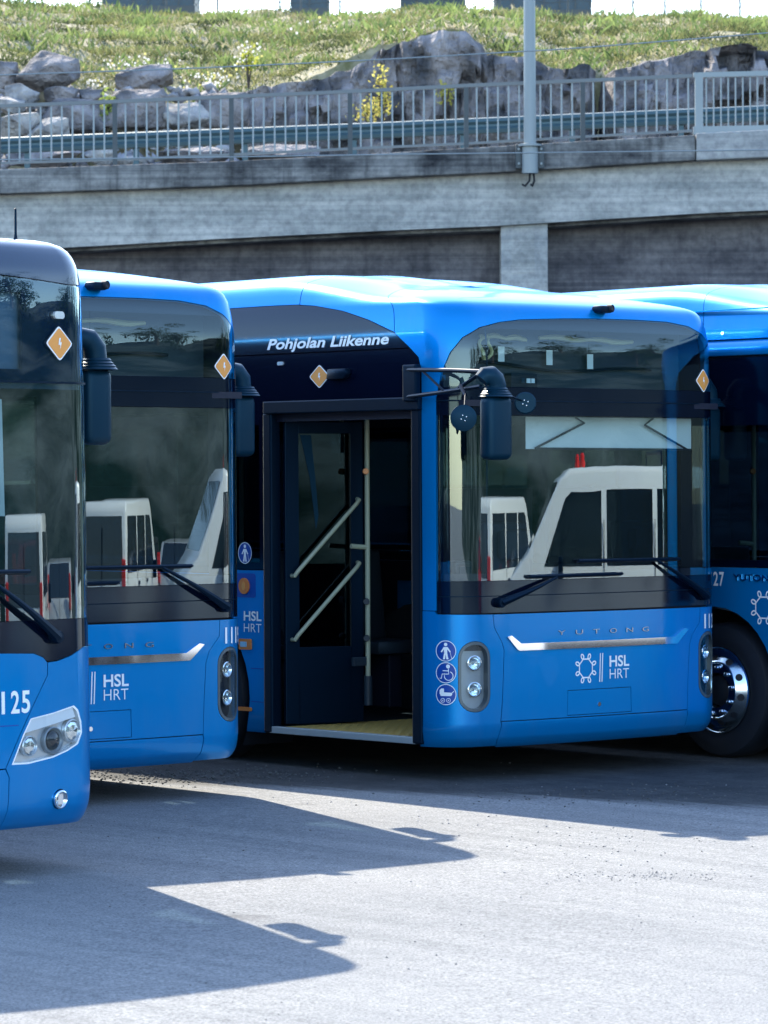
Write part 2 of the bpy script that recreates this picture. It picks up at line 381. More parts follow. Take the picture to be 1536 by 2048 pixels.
# ------------------------------------------------------------------ bus parts
WZ = [0.]
def wheel(parent, x, y, side):
    """side -1: face looks to -x"""
    ax = (side, 0, 0); z = .478+WZ[0]; o = (x, y, z)
    w = MB().lathe([(.31, -.27), (.40, -.285), (.455, -.27), (.474, -.24), (.478, -.15), (.474, -.045), (.455, -.012), (.40, .006), (.345, .004), (.31, -.008), (.29, -.05), (.29, -.24)], o, ax, 48, True).build('wheel', M['rubber'], parent, smooth=True)
    MB().lathe([(.30, -.03), (.306, -.006), (.306, .006), (.297, .01), (.288, .002), (.28, -.016), (.262, -.03), (.25, -.02), (.212, .022), (.203, .034), (.196, .036), (.19, .03), (.14, .026), (.125, .022), (.118, .01), (.115, -.04), (.0, -.042)], o, ax, 48).build('rim', M['alu'], w, smooth=True)
    MB().lathe([(.112, -.03), (.108, -.01), (.09, .0), (.07, .012), (.0, .014)], o, ax, 24).build('hub', M['rubber'], w, smooth=True)
    for k in range(10):
        a = 2*math.pi*(k+.3)/10; c = (x+side*.005, y+.231*math.cos(a), z+.231*math.sin(a)); nrm = (side*.72, .69*math.cos(a), .69*math.sin(a))
        MB().lathe([(.0, .0), (.026, 0), (.027, -.012)], c, nrm, 14).build('hand_hole', M['rubber'], w)
        a += .3; c = (x+side*.026, y+.163*math.cos(a), z+.163*math.sin(a))
        MB().lathe([(.019, 0), (.019, .006), (.014, .008), (.013, .026), (.007, .03), (0, .03)], c, ax, 8).build('wheel_nut', M['chrome'], w, smooth=True)
    return w
def side_poly(ua, ub, v0, v1, arches):
    pts = [(ua, v1), (ua, v0)]
    for uc, r in sorted(arches):
        if not ua < uc-r or not uc+r < ub: continue
        h = .47-v0; x = math.sqrt(r*r-h*h); a0 = math.atan2(-h, -x); a0 = a0+2*math.pi if a0 < 0 else a0; a1 = math.atan2(-h, x)
        for k in range(21):
            a = a0+(a1-a0)*k/20; pts.append((uc+r*math.cos(a), .47+r*math.sin(a)))
    return pts+[(ub, v0), (ub, v1)]
def headlight(sh, parent, u, v, dark):
    g = 1 if u > 0 else -1
    h = patch(sh, 'headlight', M['trim' if dark else 'grey'], parent, pill(u, v, .11, .224, .105), off=-.045, thick=0)
    out = pill(u, v, .113, .227, .108); inn = pill(u, v, .095, .208, .09)
    patch(sh, 'bezel_ring', M['ring'], h, out, [inn], off=.001, thick=.05)
    for dv in (.088, -.084):
        f = local(sh, u-g*.004, v+dv); o = f(0, 0, -.05); n = f(0, 0, 1)-f(0, 0, 0)
        MB().lathe([(.05, 0), (.05, .03), (.044, .033), (.04, .028), (.03, .008), (.0, .002)], o, n, 24).build('lamp', M['chrome'], h, smooth=True)
        MB().lathe([(.032, .012), (.028, .024), (.016, .031), (0, .033)], o, n, 16).build('projector_lens', M['lens'], h, smooth=True)
    patch(sh, 'lens', M['lens'], h, inn, off=.0, thick=0)
    return h
def wiper(sh, parent, piv, elbow, b0, b1):
    P = lambda u, v, o: local(sh, u, v)(0, 0, o)
    g = MB(); a = [P(piv[0]+(elbow[0]-piv[0])*t, piv[1]+(elbow[1]-piv[1])*t, .03+.025*math.sin(math.pi*t)) for t in np.linspace(0, 1, 8)]
    g.tube(a, [.028, .025, .021, .018, .015, .013, .011, .009], 8)
    w = g.build('wiper', M['trim'], parent, smooth=True)
    MB().lathe([(.0, .05), (.028, .048), (.032, .04), (.034, 0)], P(piv[0], piv[1], 0), Vector(P(piv[0], piv[1], 1))-Vector(P(piv[0], piv[1], 0)), 16).build('pivot_cap', M['trim'], w, smooth=True)
    pts = [(b0[0]+(b1[0]-b0[0])*t, b0[1]+(b1[1]-b0[1])*t) for t in np.linspace(0, 1, 9)]
    g = MB(); g.tube([P(u, v, .028) for u, v in pts], .011, 6); g.build('blade_holder', M['trim'], w)
    g = MB(); g.tube([P(u, v-.008, .012) for u, v in pts], [.008]*9, 6); g.build('blade_rubber', M['rubber'], w)
def door_mirror(parent):
    h = MB().box((-1.37, -.45, 2.285), (.205, .125, .405)).build('door_mirror', M['housing'], parent, smooth=True, bevel=.045, seg=4)
    MB().tube([(-1.475, -.43, 2.585), (-1.455, -.44, 2.61), (-1.42, -.45, 2.61), (-1.385, -.45, 2.585), (-1.372, -.45, 2.55), (-1.37, -.45, 2.5)], [.05, .06, .068, .07, .07, .068], 14).build('elbow', M['housing'], h, smooth=True)
    MB().lathe([(.07, .06), (.078, .05), (.076, .045), (.09, .035), (.088, .03), (.102, .02), (.1, .015), (.112, .003), (.09, 0)], (-1.37, -.45, 2.478), (0, 0, 1), 20).build('neck_rings', M['housing'], h, smooth=True)
    MB().box((-1.30, .43, 2.59), (.05, .13, .24)).build('bracket', M['trim'], h, bevel=.01)
    MB().tube([(-1.31, .46, 2.675), (-1.38, .2, 2.667), (-1.43, -.1, 2.655), (-1.46, -.42, 2.638)], .014, 8).build('arm', M['trim'], h, smooth=True)
    MB().tube([(-1.31, .46, 2.5), (-1.39, .1, 2.515), (-1.45, -.2, 2.53), (-1.48, -.43, 2.545)], .014, 8).build('arm', M['trim'], h, smooth=True)
    MB().tube([(-1.37, .25, 2.668), (-1.42, -.02, 2.525)], .008, 6).build('brace', M['trim'], h)
    MB().tube([(-1.47, -.40, 2.62), (-1.44, -.16, 2.53)], .012, 6).build('brace', M['trim'], h)
    MB().tube([(-1.49, -.25, 2.555), (-1.52, -.33, 2.49)], .013, 8).build('stay', M['trim'], h, smooth=True)
    for c, r, a, b in (((-1.645, -.45, 2.345), .083, (-1.52, -.33, 2.50), (-1.63, -.44, 2.37)), ((-1.115, -.45, 2.445), .07, (-1.29, -.44, 2.505), (-1.13, -.445, 2.455))):
        d = MB().lathe([(.0, .012), (r*.9, .012), (r, .006), (r, -.01), (r*.8, -.025), (0, -.03)], c, (-.62, -.78, 0), 28).build('convex_mirror', M['housing'], h, smooth=True)
        MB().tube([a, b], .005, 6).build('stalk', M['trim'], h)
        for k in range(4):
            q = Vector((.78, -.62, 0))*(.018*math.cos(k*math.pi/2+.4))+Vector((0, 0, 1))*(.018*math.sin(k*math.pi/2+.4))
            MB().lathe([(0, .016), (.004, .015), (.005, .011)], Vector(c)+q, (-.62, -.78, 0), 6).build('screw', M['chrome'], h)
def cab_mirror(parent, dx=0., dz=0.):
    h = MB().box((1.455+dx, .41, 2.275+dz), (.17, .11, .385)).build('cab_mirror', M['housing'], parent, smooth=True, bevel=.045, seg=4)
    MB().tube([(1.27, .45, 2.62+dz), (1.34+dx, .42, 2.635+dz), (1.42+dx, .41, 2.615+dz), (1.455+dx, .41, 2.57+dz), (1.465+dx, .41, 2.48+dz)], [.035, .045, .055, .06, .06], 14).build('elbow', M['housing'], h, smooth=True)
    MB().lathe([(.07, .06), (.078, .05), (.076, .045), (.09, .035), (.088, .03), (.102, .02), (.1, .015), (.112, .003), (.09, 0)], (1.465+dx, .41, 2.46+dz), (0, 0, 1), 20).build('neck_rings', M['housing'], h, smooth=True)
def seat(parent, x, y, rz=0., z=.3, m='fabric'):
    s = MB().box((x, y, z+.42), (.44, .44, .1)).build('seat', M[m], parent, smooth=True, bevel=.03)
    MB().box((x, y+.25, z+.78), (.42, .09, .66), Matrix.Rotation(-.12, 3, 'X')).build('backrest', M[m], s, smooth=True, bevel=.035, seg=3)
    MB().box((x, y, z+.18), (.12, .3, .38)).build('pedestal', M['dark'], s, bevel=.01)
def interior(parent, door):
    MB().box((0, 6.05, .258), (2.3, 11.4, .02)).build('floor', M['dark'], parent)
    MB().box((0, 6.3, 2.43), (2.44, 10.9, .03)).build('ceiling_panel', M['cabin'], parent)
    d = MB().prism([(.22, 1.0), (.2, 1.15), (.34, 1.19), (.62, 1.12), (.72, 1.0), (.7, .7), (.3, .7)], lambda y, z, x: (x, y, z), -.35, 1.16).build('dashboard', M['cabin'], parent, smooth=True, bevel=.015)
    c = Vector((.62, .78, 1.17)); n = Vector((0, .5, .86)).normalized(); e1 = Vector((1, 0, 0)); e2 = n.cross(e1)
    w = MB().tube([c+(e1*math.cos(a)+e2*math.sin(a))*.225 for a in np.linspace(0, 2*math.pi, 28, endpoint=False)], .016, 8, closed=True).build('steering_wheel', M['trim'], parent, smooth=True)
    MB().tube([c-n*.02, c-n*.3], [.06, .04], 10).build('column', M['trim'], w, smooth=True)
    for a in (.4, 2.74, 4.71): MB().tube([c-n*.02, c+(e1*math.cos(a)+e2*math.sin(a))*.22], .014, 6).build('spoke', M['trim'], w)
    seat(parent, .62, 1.35, z=.55); seat(parent, -.75, 2.35, z=.35, m='cabin'); seat(parent, .1, 2.35, z=.35, m='cabin')
    fr = MB().box((-.05, 1.35, 1.25), (.16, .1, .3)).build('ticket_reader', M['cabin'], parent, bevel=.02); MB().box((-.05, 1.295, 1.3), (.11, .012, .12)).build('reader_screen', M['housing'], fr)
    MB().tube([(-.05, 1.37, .28), (-.05, 1.37, 1.1)], .02, 8).build('reader_post', M['yellow'], fr, smooth=True)
    MB().box((.62, 1.5, 1.5), (.3, .1, .22)).build('headrest', M['fabric'], parent, smooth=True, bevel=.04)
    p = MB().box((.62, 1.95, 1.1), (1.15, .04, 1.6)).build('cab_partition', M['dark'], parent, bevel=.008)
    MB().box((.62, 1.95, 2.14), (1.15, .012, .44)).build('partition_glass', M['tglass'], p)
    for x, y in ((-.72, 1.55), (-.5, 3.2), (.45, 3.2), (-.5, 5.2), (.45, 5.2)):
        q = MB().tube([(x, y, .45 if y < 2 else .28), (x, y, 2.42)], .0175, 10).build('grab_pole', M['yellow'], parent, smooth=True)
        if y < 2:
            MB().tube([(x, y, .42), (x, y, .62)], .03, 10).build('pole_foot', M['cabin'], q, smooth=True)
            MB().tube([(x-.13, y+.02, 1.51), (x, y, 1.5)], .017, 8).build('cross_bar', M['yellow'], q, smooth=True)
            MB().box((x-.06, y+.01, .72), (.14, .03, .06)).build('clamp', M['cabin'], q, bevel=.006)
            for zz in (1.13, .88, 2.02): MB().lathe([(0, .02), (.02, .02), (.024, 0), (.02, -.02), (0, -.02)], (x-.03, y-.02, zz), (-.6, -.8, 0), 12).build('pole_button', M['orange' if zz > 2 else 'cabin'], q, smooth=True)
    for y in (3.6, 4.4, 5.2, 6.0):
        for x in (-.95, .95): seat(parent, x, y)
def upper_box(sh, parent):
    """compartment behind the upper front glass: loose cable loom, tags and the sign's control box"""
    b = MB().box((0, .42, 2.78), (2.3, .03, .62)).build('sign_backboard', M['cabin'], parent)
    MB().box((0, .3, 2.455), (2.34, .5, .04)).build('sign_shelf', M['dark'], parent)
    for x0, x1 in ((-.74, -.32), (-.2, .68)):
        pts = [(x0+(x1-x0)*t, .385, 2.91+.006*math.sin(14*t+x0*4)-.015*t) for t in np.linspace(0, 1, 18)]
        MB().tube(pts, [.012+.008*abs(math.sin(3.1*t*2)) for t in np.linspace(0, 1, 18)], 6).build('cable_loom', M['cable'], b, smooth=True)
    MB().tube([(-.7+.045*math.cos(a), .37+.02*math.sin(3*a), 2.83+.075*math.sin(a)) for a in np.linspace(0, 6.28, 20, endpoint=False)], .012, 6, closed=True).build('cable_coil', M['cable'], b, smooth=True)
    for x, z in ((-.56, 2.79), (-.12, 2.775), (.26, 2.755)):
        t = MB().box((x, .37, z), (.055, .004, .1)).build('tag', M['paper'], b)
        MB().tube([(x, .38, z+.05), (x+.005, .385, 2.97)], .003, 5).build('string', M['trim'], t)
    k = MB().box((-.4, .35, 2.615), (.24, .07, .1)).build('control_box', M['trim'], b, bevel=.006)
    for x in (-.42, -.37, -.33): MB().box((x, .311, 2.615), (.03, .008, .03)).build('button', M['paper' if x > -.4 else 'housing'], k)
    MB().tube([(-.75+1.6*t, .38, 2.72+.02*math.cos(7*t)-.03*t) for t in np.linspace(0, 1, 20)], .01, 6).build('cable', M['trim'], b, smooth=True)
def lining(sh, parent, skip, umax):
    us = list(np.arange(-umax, umax+.001, umax/100)); us = sorted(set([round(u, 3) for u in us]+[round(u, 3) for u in np.arange(-1.6, 1.61, .07)])); vs = [.25, .35, .6, .85, 1.08, 1.2, 1.35, 1.6, 1.85, 2.1, 2.36, 2.48, 2.7, 2.85, 2.95, 3.05, 3.15, 3.3, 3.6, 4.2]
    P = []
    for u in us:
        for v in vs:
            p, du, dv, n = sh.fr(u, v); P.append(tuple(p-n*.04))
    fs = []; m = len(vs)
    for i in range(len(us)-1):
        for j in range(m-1):
            if not skip((us[i]+us[i+1])/2, (vs[j]+vs[j+1])/2): fs.append((i*m+j, (i+1)*m+j, (i+1)*m+j+1, i*m+j+1))
    g = MB(); g.add(P, fs); return g.build('inner_lining', M['dark'], parent, smooth=True, fix=False)
def roof_top(sh, parent, m):
    us = list(np.arange(0, sh.U, .25))+[sh.U]; g = MB(); vs = []; fs = []
    for u in us:
        for k in (-1, 0, 1):
            p = list(sh.S(u if k >= 0 else -u, 4.28))
            if k == 0: p[0] = 0; p[2] += .012
            vs.append(p)
    for i in range(len(us)-1): fs += [(3*i+k, 3*i+3+k, 3*i+4+k, 3*i+1+k) for k in (0, 1)]
    g.add(vs, fs); return g.build('roof', m, parent, smooth=True)
def under(parent, wy, fr=2.75):
    MB().box((0, 6., .25), (2.1, 11.2, .04)).build('underbody', M['rubber'], parent)
    for s in (-1, 1):
        for y in (wy, wy+6.1):
            wheel(parent, s*1.236, y, s)
            g = MB(); vs = []; fs = []
            for k in range(17):
                a = R(-35+250*k/16); vs += [(s*1.245, y+.585*math.cos(a), .47+.585*math.sin(a)), (s*.8, y+.585*math.cos(a), .47+.585*math.sin(a))]
            fs = [(2*k, 2*k+1, 2*k+3, 2*k+2) for k in range(16)]+[tuple(range(1, 34, 2))]
            g.add(vs, fs).build('wheel_housing', M['rubber'], parent)

def std_bus(name, loc, rz, number, wy=2.75, door=True, ledge=False, full=True):
    sh = STD; T = empty(name, loc, rz); U = sh.U-.02; k = 1.105       # side: u = y + k
    bl, bk = M['blue'], M['black']; g = .0025
    # lower front
    sL = [(-.945, 1.084), (-.935, 1.), (-.872, .9), (-.855, .85), (-.87, .527), (-.883, .39)]
    sR = [(.99, 1.08), (.985, .98), (.9, .893), (.872, .826), (.855, .6), (.845, .39)]
    hat = [(-.318, .4), (.278, .4), (.274, .568), (-.314, .568)]
    fp = patch(sh, 'front_panel', bl, T, [(u+g, v) for u, v in sL[::-1]][::-1]+[(.845-g, .39), *[(u-g, v) for u, v in sR[::-1][1:]]], [hat], thick=.02)
    hp = patch(sh, 'hatch', bl, fp, [(-.314, .404), (.274, .404), (.27, .564), (-.31, .564)], off=-.001, thick=.02)
    patch(sh, 'lock', M['chrome'], hp, ell(-.03, .465, .014), off=.004, thick=.006)
    patch(sh, 'bumper', bl, T, [(-.88+g, .384), (-.878+g, .36), (-.9+g, .27), (-.88, .215), (.83, .215), (.845-g, .27), (.85-g, .36), (.843-g, .384)], thick=.03)
    xo = 1.465 if door else 1.6
    cl = [(-xo, 1.108), (-xo, .225), (-.885-g, .225), (-.9-g, .27), (-.878-g, .36), (-.885-g, .39)]+[(u-g, v) for u, v in sL[::-1][1:]]
    cl += [(-1.345, 1.088), (-1.36, 1.108)]
    patch(sh, 'corner_panel', bl, T, cl[::-1], [pill(-1.085, .684, .116, .23, .11)], thick=.025)
    cr = [(u+g, v) for u, v in sR]+[(.852+g, .36), (.847+g, .27), (.835, .225), (1.6, .225), (1.6, 1.34), (1.47, 1.34), (1.47, 1.108), (1.36, 1.108), (1.345, 1.083)]
    patch(sh, 'corner_panel', bl, T, cr, [pill(1.085, .684, .116, .23, .11)], thick=.025)
    headlight(sh, T, -1.085, .684, False); headlight(sh, T, 1.085, .684, True)
    patch(sh, 'chrome_strip', M['chrome'], T, [(-.835, .936), (-.8, .944), (-.72, .889), (.7, .889), (.81, .944), (.85, .936), (.745, .852), (.73, .843), (-.735, .843), (-.75, .85)], off=.012, thick=.014)
    for q, ch in enumerate('YUTONG'):
        c = -.369+.1565*q; text(sh, 'chrome_letter', M['badge'], T, ch, c-.032, c+.032, .935, .032, bold=-.004, off=.007, thick=.006)
    patch(sh, 'emblem', M['white'], T, None, off=.003, thick=0, flat2d=emblem2d(-.152, .707, .096, .1, .009))
    patch(sh, 'double_bar', M['white'], T, None, off=.003, thick=0, flat2d=join2d(stroke([(-.026, .612), (-.018, .803)], .008), stroke([(-.005, .612), (.003, .803)], .008)))
    text(sh, 'front_logo', M['white'], T, 'HSL', .065, .253, .711, .074, bold=.022); text(sh, 'front_logo', M['white'], T, 'HRT', .066, .25, .629, .07, bold=-.006)
    digits(sh, T, number, 1.02, 1.25, .937, .1)
    # blue cap with the two front pillars, arched round the upper glass
    arch = [(-1.34, 2.49), (-1.302, 2.653), (-1.24, 2.785), (-1.155, 2.88), (-1.025, 2.947), (-.858, 2.984), (-.68, 3.004), (-.3, 3.02), (0, 3.027), (.4, 3.029), (.72, 3.024), (.94, 3.0), (1.08, 2.95), (1.2, 2.87), (1.285, 2.75), (1.325, 2.62), (1.34, 2.49)]
    dtop = 2.93 if ledge else 2.926
    out = [(1.345, 1.112), (1.463, 1.112), (1.463, 2.67), (1.49, 2.755), (1.566, 2.816), (1.715, 2.922), (1.715, 4.28), (-1.715, 4.28), (-1.715, 2.922), (-1.566, 2.816), (-1.49, 2.755), (-1.463, 2.67), (-1.463, 1.112), (-1.345, 1.112)]
    patch(sh, 'front_cap', bl, T, arch+out, thick=.03)
    inner = [(u*.996, v-.004) for u, v in arch]
    patch(sh, 'display_glass', M['dglass'], T, [(-1.32, 2.562)]+inner[1:-1]+[(1.32, 2.562)], off=-.002, thick=0)
    ws = patch(sh, 'windscreen', M['glass'], T, [(-1.34, 1.304), (1.34, 1.304), (1.336, 2.374), (-1.336, 2.374)], off=-.001, thick=0)
    patch(sh, 'lower_black_band', M['band'], T, [(-1.34, 1.094), (1.34, 1.094), (1.34, 1.301), (-1.34, 1.301)], off=-.001, thick=.015)
    patch(sh, 'band_groove', M['trim'], T, [(-1.338, 1.2), (1.338, 1.2), (1.338, 1.206), (-1.338, 1.206)], off=.001, thick=0)
    patch(sh, 'glass_seam', M['trim'], T, [(-1.338, 2.467), (1.338, 2.467), (1.338, 2.475), (-1.338, 2.475)], off=.004, thick=.008)
    patch(sh, 'middle_black_band', M['band'], T, [(-1.336, 2.377), (1.336, 2.377), (1.336, 2.466), (-1.336, 2.466)], off=-.001, thick=.015)
    patch(sh, 'middle_black_band', M['band'], T, [(-1.336, 2.476), (1.336, 2.476), (1.322, 2.559), (-1.322, 2.559)], off=-.001, thick=.015)
    for s in (-1, 1): patch(sh, 'glass_edge_band', M['black'], T, [(s*1.338, 1.2), (s*1.338, 2.6), (s*1.29, 2.6), (s*1.3, 1.2)] if s < 0 else [(1.3, 1.2), (1.29, 2.6), (1.338, 2.6), (1.338, 1.2)], off=-.012, thick=0)
    patch(sh, 'glass_joint', M['trim'], T, [(-.995, 1.1), (-.98, 1.1), (-.965, 2.95), (-.98, 2.95)], off=-.01, thick=.0)
    warning(sh, T, 1.04, 2.63, .085, .083)
    r = MB().box(local(sh, .07, 3.075)(0, 0, .03), (.11, .1, .05)).build('roof_camera', M['trim'], T, smooth=True, bevel=.015); MB().lathe([(.026, 0), (.026, .04), (.02, .045), (0, .04)], local(sh, .1, 3.07)(0, 0, .05), (.3, -1, 0), 14).build('camera_lens', M['rubber'], r, smooth=True)
    wiper(sh, T, (-.898, 1.16), (-.43, 1.318), (-.66, 1.325), (.166, 1.328)); wiper(sh, T, (1.02, 1.16), (.5, 1.41), (-.235, 1.42), (.738, 1.417))
    # roof and sides
    curve = [(1.72, 2.926), (1.974, 3.016), (2.253, 3.095), (2.539, 3.149), (2.72, 3.16)]
    for s in (-1, 1):
        led = ledge and s < 0
        F = (lambda l: [(s*u, v) for u, v in l]) if s > 0 else (lambda l: [(s*u, v) for u, v in l][::-1])
        if not led:
            patch(sh, 'roof_fairing', bl, T, F([(1.722, 2.93)]+curve[1:-1]+[(2.716, 3.163), (2.716, 4.28), (1.722, 4.28)]), thick=.03)
            patch(sh, 'roof_side', bl, T, F([(2.724, 3.165), (U, 3.165), (U, 4.28), (2.724, 4.28)]), thick=.03)
            patch(sh, 'name_band', bk, T, F([(1.583, 2.823), (U, 2.823), (U, 3.16), (2.724, 3.16)]+[(u+.002, v-.004) for u, v in curve[::-1]]), thick=.02)
        else:
            patch(sh, 'roof_side', bl, T, F([(1.722, 2.945), (2.6, 2.945), (2.6, 4.28), (1.722, 4.28)]), thick=.03)
            patch(sh, 'roof_side', bl, T, F([(2.606, 2.945), (U, 2.945), (U, 4.28), (2.606, 4.28)]), thick=.03)
            sec = [(-1.262, 2.826), (-1.296, 2.83), (-1.306, 2.85), (-1.3, 2.885), (-1.284, 2.92), (-1.25, 2.938)]
            MB().add([(x, y, z) for y in (.66, 11.9) for x, z in sec], [(i, i+1, i+7, i+6) for i in range(5)]).build('gutter_ledge', bl, T, smooth=True)
            MB().add([(x, y, z) for y in (.5, 11.9) for x, z in ((-1.268, 3.146), (-1.268, 3.156), (-1.225, 3.16))], [(0, 1, 4, 3), (1, 2, 5, 4)]).build('roof_crease', bl, T)
            patch(sh, 'roof_bolt', M['chrome'], T, ell(-(1.302+k), 2.986, .012, n=12), off=.006, thick=.006)
        btop = 2.817
        panes = []; x = 3.14 if door or s > 0 else 1.62
        if s > 0: x = 1.62
        first = True
        while x < U-1.4:
            w_ = 1.32 if not (s < 0 and door and first) else .95
            panes.append((x, min(x+w_, U-.1))); x += w_+.09; first = False
        wz0, wz1 = 1.40, 2.34
        holes = [F([(a, wz0), (b, wz0), (b, wz1), (a, wz1)]) for a, b in panes]
        x0 = 3.09 if (door and s < 0) else 1.468
        base = [(x0, 1.352), (U, 1.352), (U, btop), (1.566, btop-.003), (1.49, 2.757), (1.468, 2.67)]
        if door and s < 0: base += [(1.468, 2.5), (3.09, 2.5)]
        patch(sh, 'window_band', bk, T, F(base), holes, thick=.02)
        for h_ in holes: patch(sh, 'side_window', M['tglass'], T, h_, off=-.004, thick=0)
        arches = [(s*(wy+k), .6), (s*(wy+6.1+k), .6)]
        a, b = (3.10, U) if (door and s < 0) else (1.604, U)
        ua, ub = (a, b) if s > 0 else (-b, -a)
        patch(sh, 'side_panel', bl, T, side_poly(ua, ub, .235, 1.345, arches), thick=.025)
        if s < 0 and door:
            for v in (.444, .672): patch(sh, 'panel_groove', M['blue2'], T, [(-3.24, v-.003), (-3.105, v-.003), (-3.105, v+.003), (-3.24, v+.003)], off=.0012, thick=0)
        for u_ in [1.72] if led else [1.72, 2.72]: pass
        if s > 0 or door: text(sh, 'operator_name', M['white'], T, 'Pohjolan Liikenne', *((-3.05, -1.775) if s < 0 else (1.78, 3.05)), 2.853, .072, bold=.026, shear=.26)
    roof_top(sh, T, bl)
    MB().box((0, 12.0, 1.78), (2.5, .05, 3.05)).build('rear_wall', bl, T, bevel=.02)
    # near side details
    if door:
        sticker(sh, T, -3.297, 1.463, .074, person2d); text(sh, 'side_logo', M['white'], T, 'HSL', -3.313, -3.12, 1.0, .066, bold=.022); text(sh, 'side_logo', M['white'], T, 'HRT', -3.312, -3.122, .92, .063, bold=-.006)
        rc = patch(sh, 'indicator', M['blue2'], T, pill(-3.29, 1.24, .105, .083, .02), [ell(-3.305, 1.236, .056)], off=.002, thick=.004); patch(sh, 'indicator_lens', M['orange'], rc, ell(-3.305, 1.236, .055), off=.012, thick=.014)
        patch(sh, 'indicator_bulb', M['sign'], rc, ell(-3.305, 1.236, .018, .03), off=.014, thick=.002)
        mk = patch(sh, 'marker_lamp', M['orange'], T, pill(-3.295, .836, .064, .037, .012), off=.014, thick=.016); patch(sh, 'marker_window', M['silver'], mk, pill(-3.305, .836, .036, .018, .006), off=.016, thick=.002)
        patch(sh, 'reflector', M['orange'], T, pill(-3.305, .39, .074, .013, .012), off=.01, thick=.012)
        for v, fg in ((.853, person2d), (.712, chair2d), (.571, pram2d)): sticker(sh, T, -1.28, v, .068, fg)
        warning(sh, T, -2.494, 2.656, .108, .081)
        f = local(sh, -2.27, 2.665); cm = MB().prism([(-.105, -.033), (.07, -.033), (.105, .0), (.095, .036), (-.09, .036)], lambda x, y, d: f(x, y, d), 0, .05).build('side_camera', M['trim'], T, smooth=True, bevel=.01)
        patch(sh, 'door_lamp', M['silver'], T, pill(-2.905, 2.754, .032, .012, .011), off=.008, thick=.01)
        # doorway
        fr_ = MB()
        y0, y1 = 1.56-k, 3.0-k
        for a, b in ((1.47-k, y0), (y1, 3.088-k)): 
            MB().box((-1.245, (a+b)/2, 1.33), (.09, b-a, 2.18)).build('door_post', M['trim'], T, bevel=.012)
        MB().box((-1.262, (1.463+3.063)/2-k, 2.456), (.09, 1.6, .085)).build('door_header', M['trim'], T, bevel=.008)
        MB().box((-1.262, (y0+y1)/2, .262), (.05, y1-y0+.06, .046)).build('door_sill', M['step'], T, bevel=.004)
        tl = MB(); p = .092
        for i in range(22):
            for j in range(15):
                cx, cy = -1.205+p*i, y0+.04+p*j
                tl.add([(cx+sx*.036, cy+sy*.036, .2745) for sx, sy in ((-1, -1), (1, -1), (1, 1), (-1, 1))]+[(cx+sx*.03, cy+sy*.03, .286) for sx, sy in ((-1, -1), (1, -1), (1, 1), (-1, 1))], [(4, 5, 6, 7), (0, 1, 5, 4), (1, 2, 6, 5), (2, 3, 7, 6), (3, 0, 4, 7)])
        ft = tl.build('floor_tiles', M['tile'], T); ft['kind'] = 'stuff'
        MB().box((-.25, (y0+y1)/2, .272), (1.95, y1-y0, .008)).build('floor_mat', M['rubber'], T)
        P0, P1 = Vector((-1.205, 1.855, 0)), Vector((-.64, 1.70, 0)); d = (P1-P0); L = d.length; d.normalize(); n = Vector((d.y, -d.x, 0)); n = -n if n.y > 0 else n
        fn = lambda s_, z, o: P0+d*s_+n*o+Vector((0, 0, z))
        lf = MB()
        for (s0, s1, z0, z1) in ((0, .1, .3, 2.36), (L-.09, L, .3, 2.36), (.1, L-.09, 2.28, 2.36), (.1, L-.09, .3, .82)): lf.prism([(s0, z0), (s1, z0), (s1, z1), (s0, z1)], fn, -.018, .018)
        lf = lf.build('door_leaf', M['trim'], T, bevel=.004)
        MB().prism([(.09, .8), (L-.08, .8), (L-.08, 2.3), (.09, 2.3)], fn, -.002, .002).build('door_glass', M['tglass'], lf)
        MB().prism([(.12, 2.27), (.2, 2.27), (.235, 1.95), (.255, 1.72), (.235, 1.62), (.22, 1.75), (.19, 1.98)], fn, .004, .005).build('glass_sail', M['housing'], lf)  # thin curved sail shape set just off the door glass
        for z0 in (1.31, .875):
            MB().tube([fn(.045, z0-.0, .02), fn(.05, z0, .06), fn(.07, z0+.03, .065), fn(L-.07, z0+.49, .065), fn(L-.05, z0+.515, .06), fn(L-.045, z0+.52, .02)], .0145, 10).build('grab_rail', M['yellow'], lf, smooth=True)
    else:
        patch(sh, 'emblem', M['white'], T, None, off=.003, thick=0, flat2d=emblem2d(-(.912+k), 1.072, .125, .12, .01))
        text(sh, 'side_logo', M['white'], T, 'HSL', -(.71+k), -(.51+k), 1.08, .08, bold=.022); text(sh, 'side_logo', M['white'], T, 'HRT', -(.71+k), -(.51+k), .98, .078, bold=-.006)
        digits(sh, T, number, -(1.525+k), -(1.292+k), 1.217, .1); text(sh, 'maker_badge', M['chrome'], T, 'YUTONG', -(1.203+k), -(.78+k), 1.256, .046, bold=.018, off=.01, thick=.008)
        for v in (.5, .8): patch(sh, 'panel_groove', M['blue2'], T, [(-13, v-.003), (-(wy+k+.7), v-.003), (-(wy+k+.7), v+.003), (-13, v+.003)], off=.0012, thick=0)
    cab_mirror(T)
    if door: door_mirror(T)
    under(T, wy)
    def skip(u, v):
        if abs(u) < 1.34 and 1.3 < v < 3.0: return True
        if .975 < abs(u) < 1.2 and .45 < v < .92: return True
        if door and -3.0 < u < -1.55 and v < 2.41: return True
        for y in (wy, wy+6.1):
            if abs(abs(u)-k-y) < .75 and v < 1.15: return True
        return 1.35 < v < 2.36 and (abs(u) > 3.1 if (door and u < 0) else abs(u) > 1.6)
    lining(sh, T, skip, U)
    interior(T, door); upper_box(sh, T)
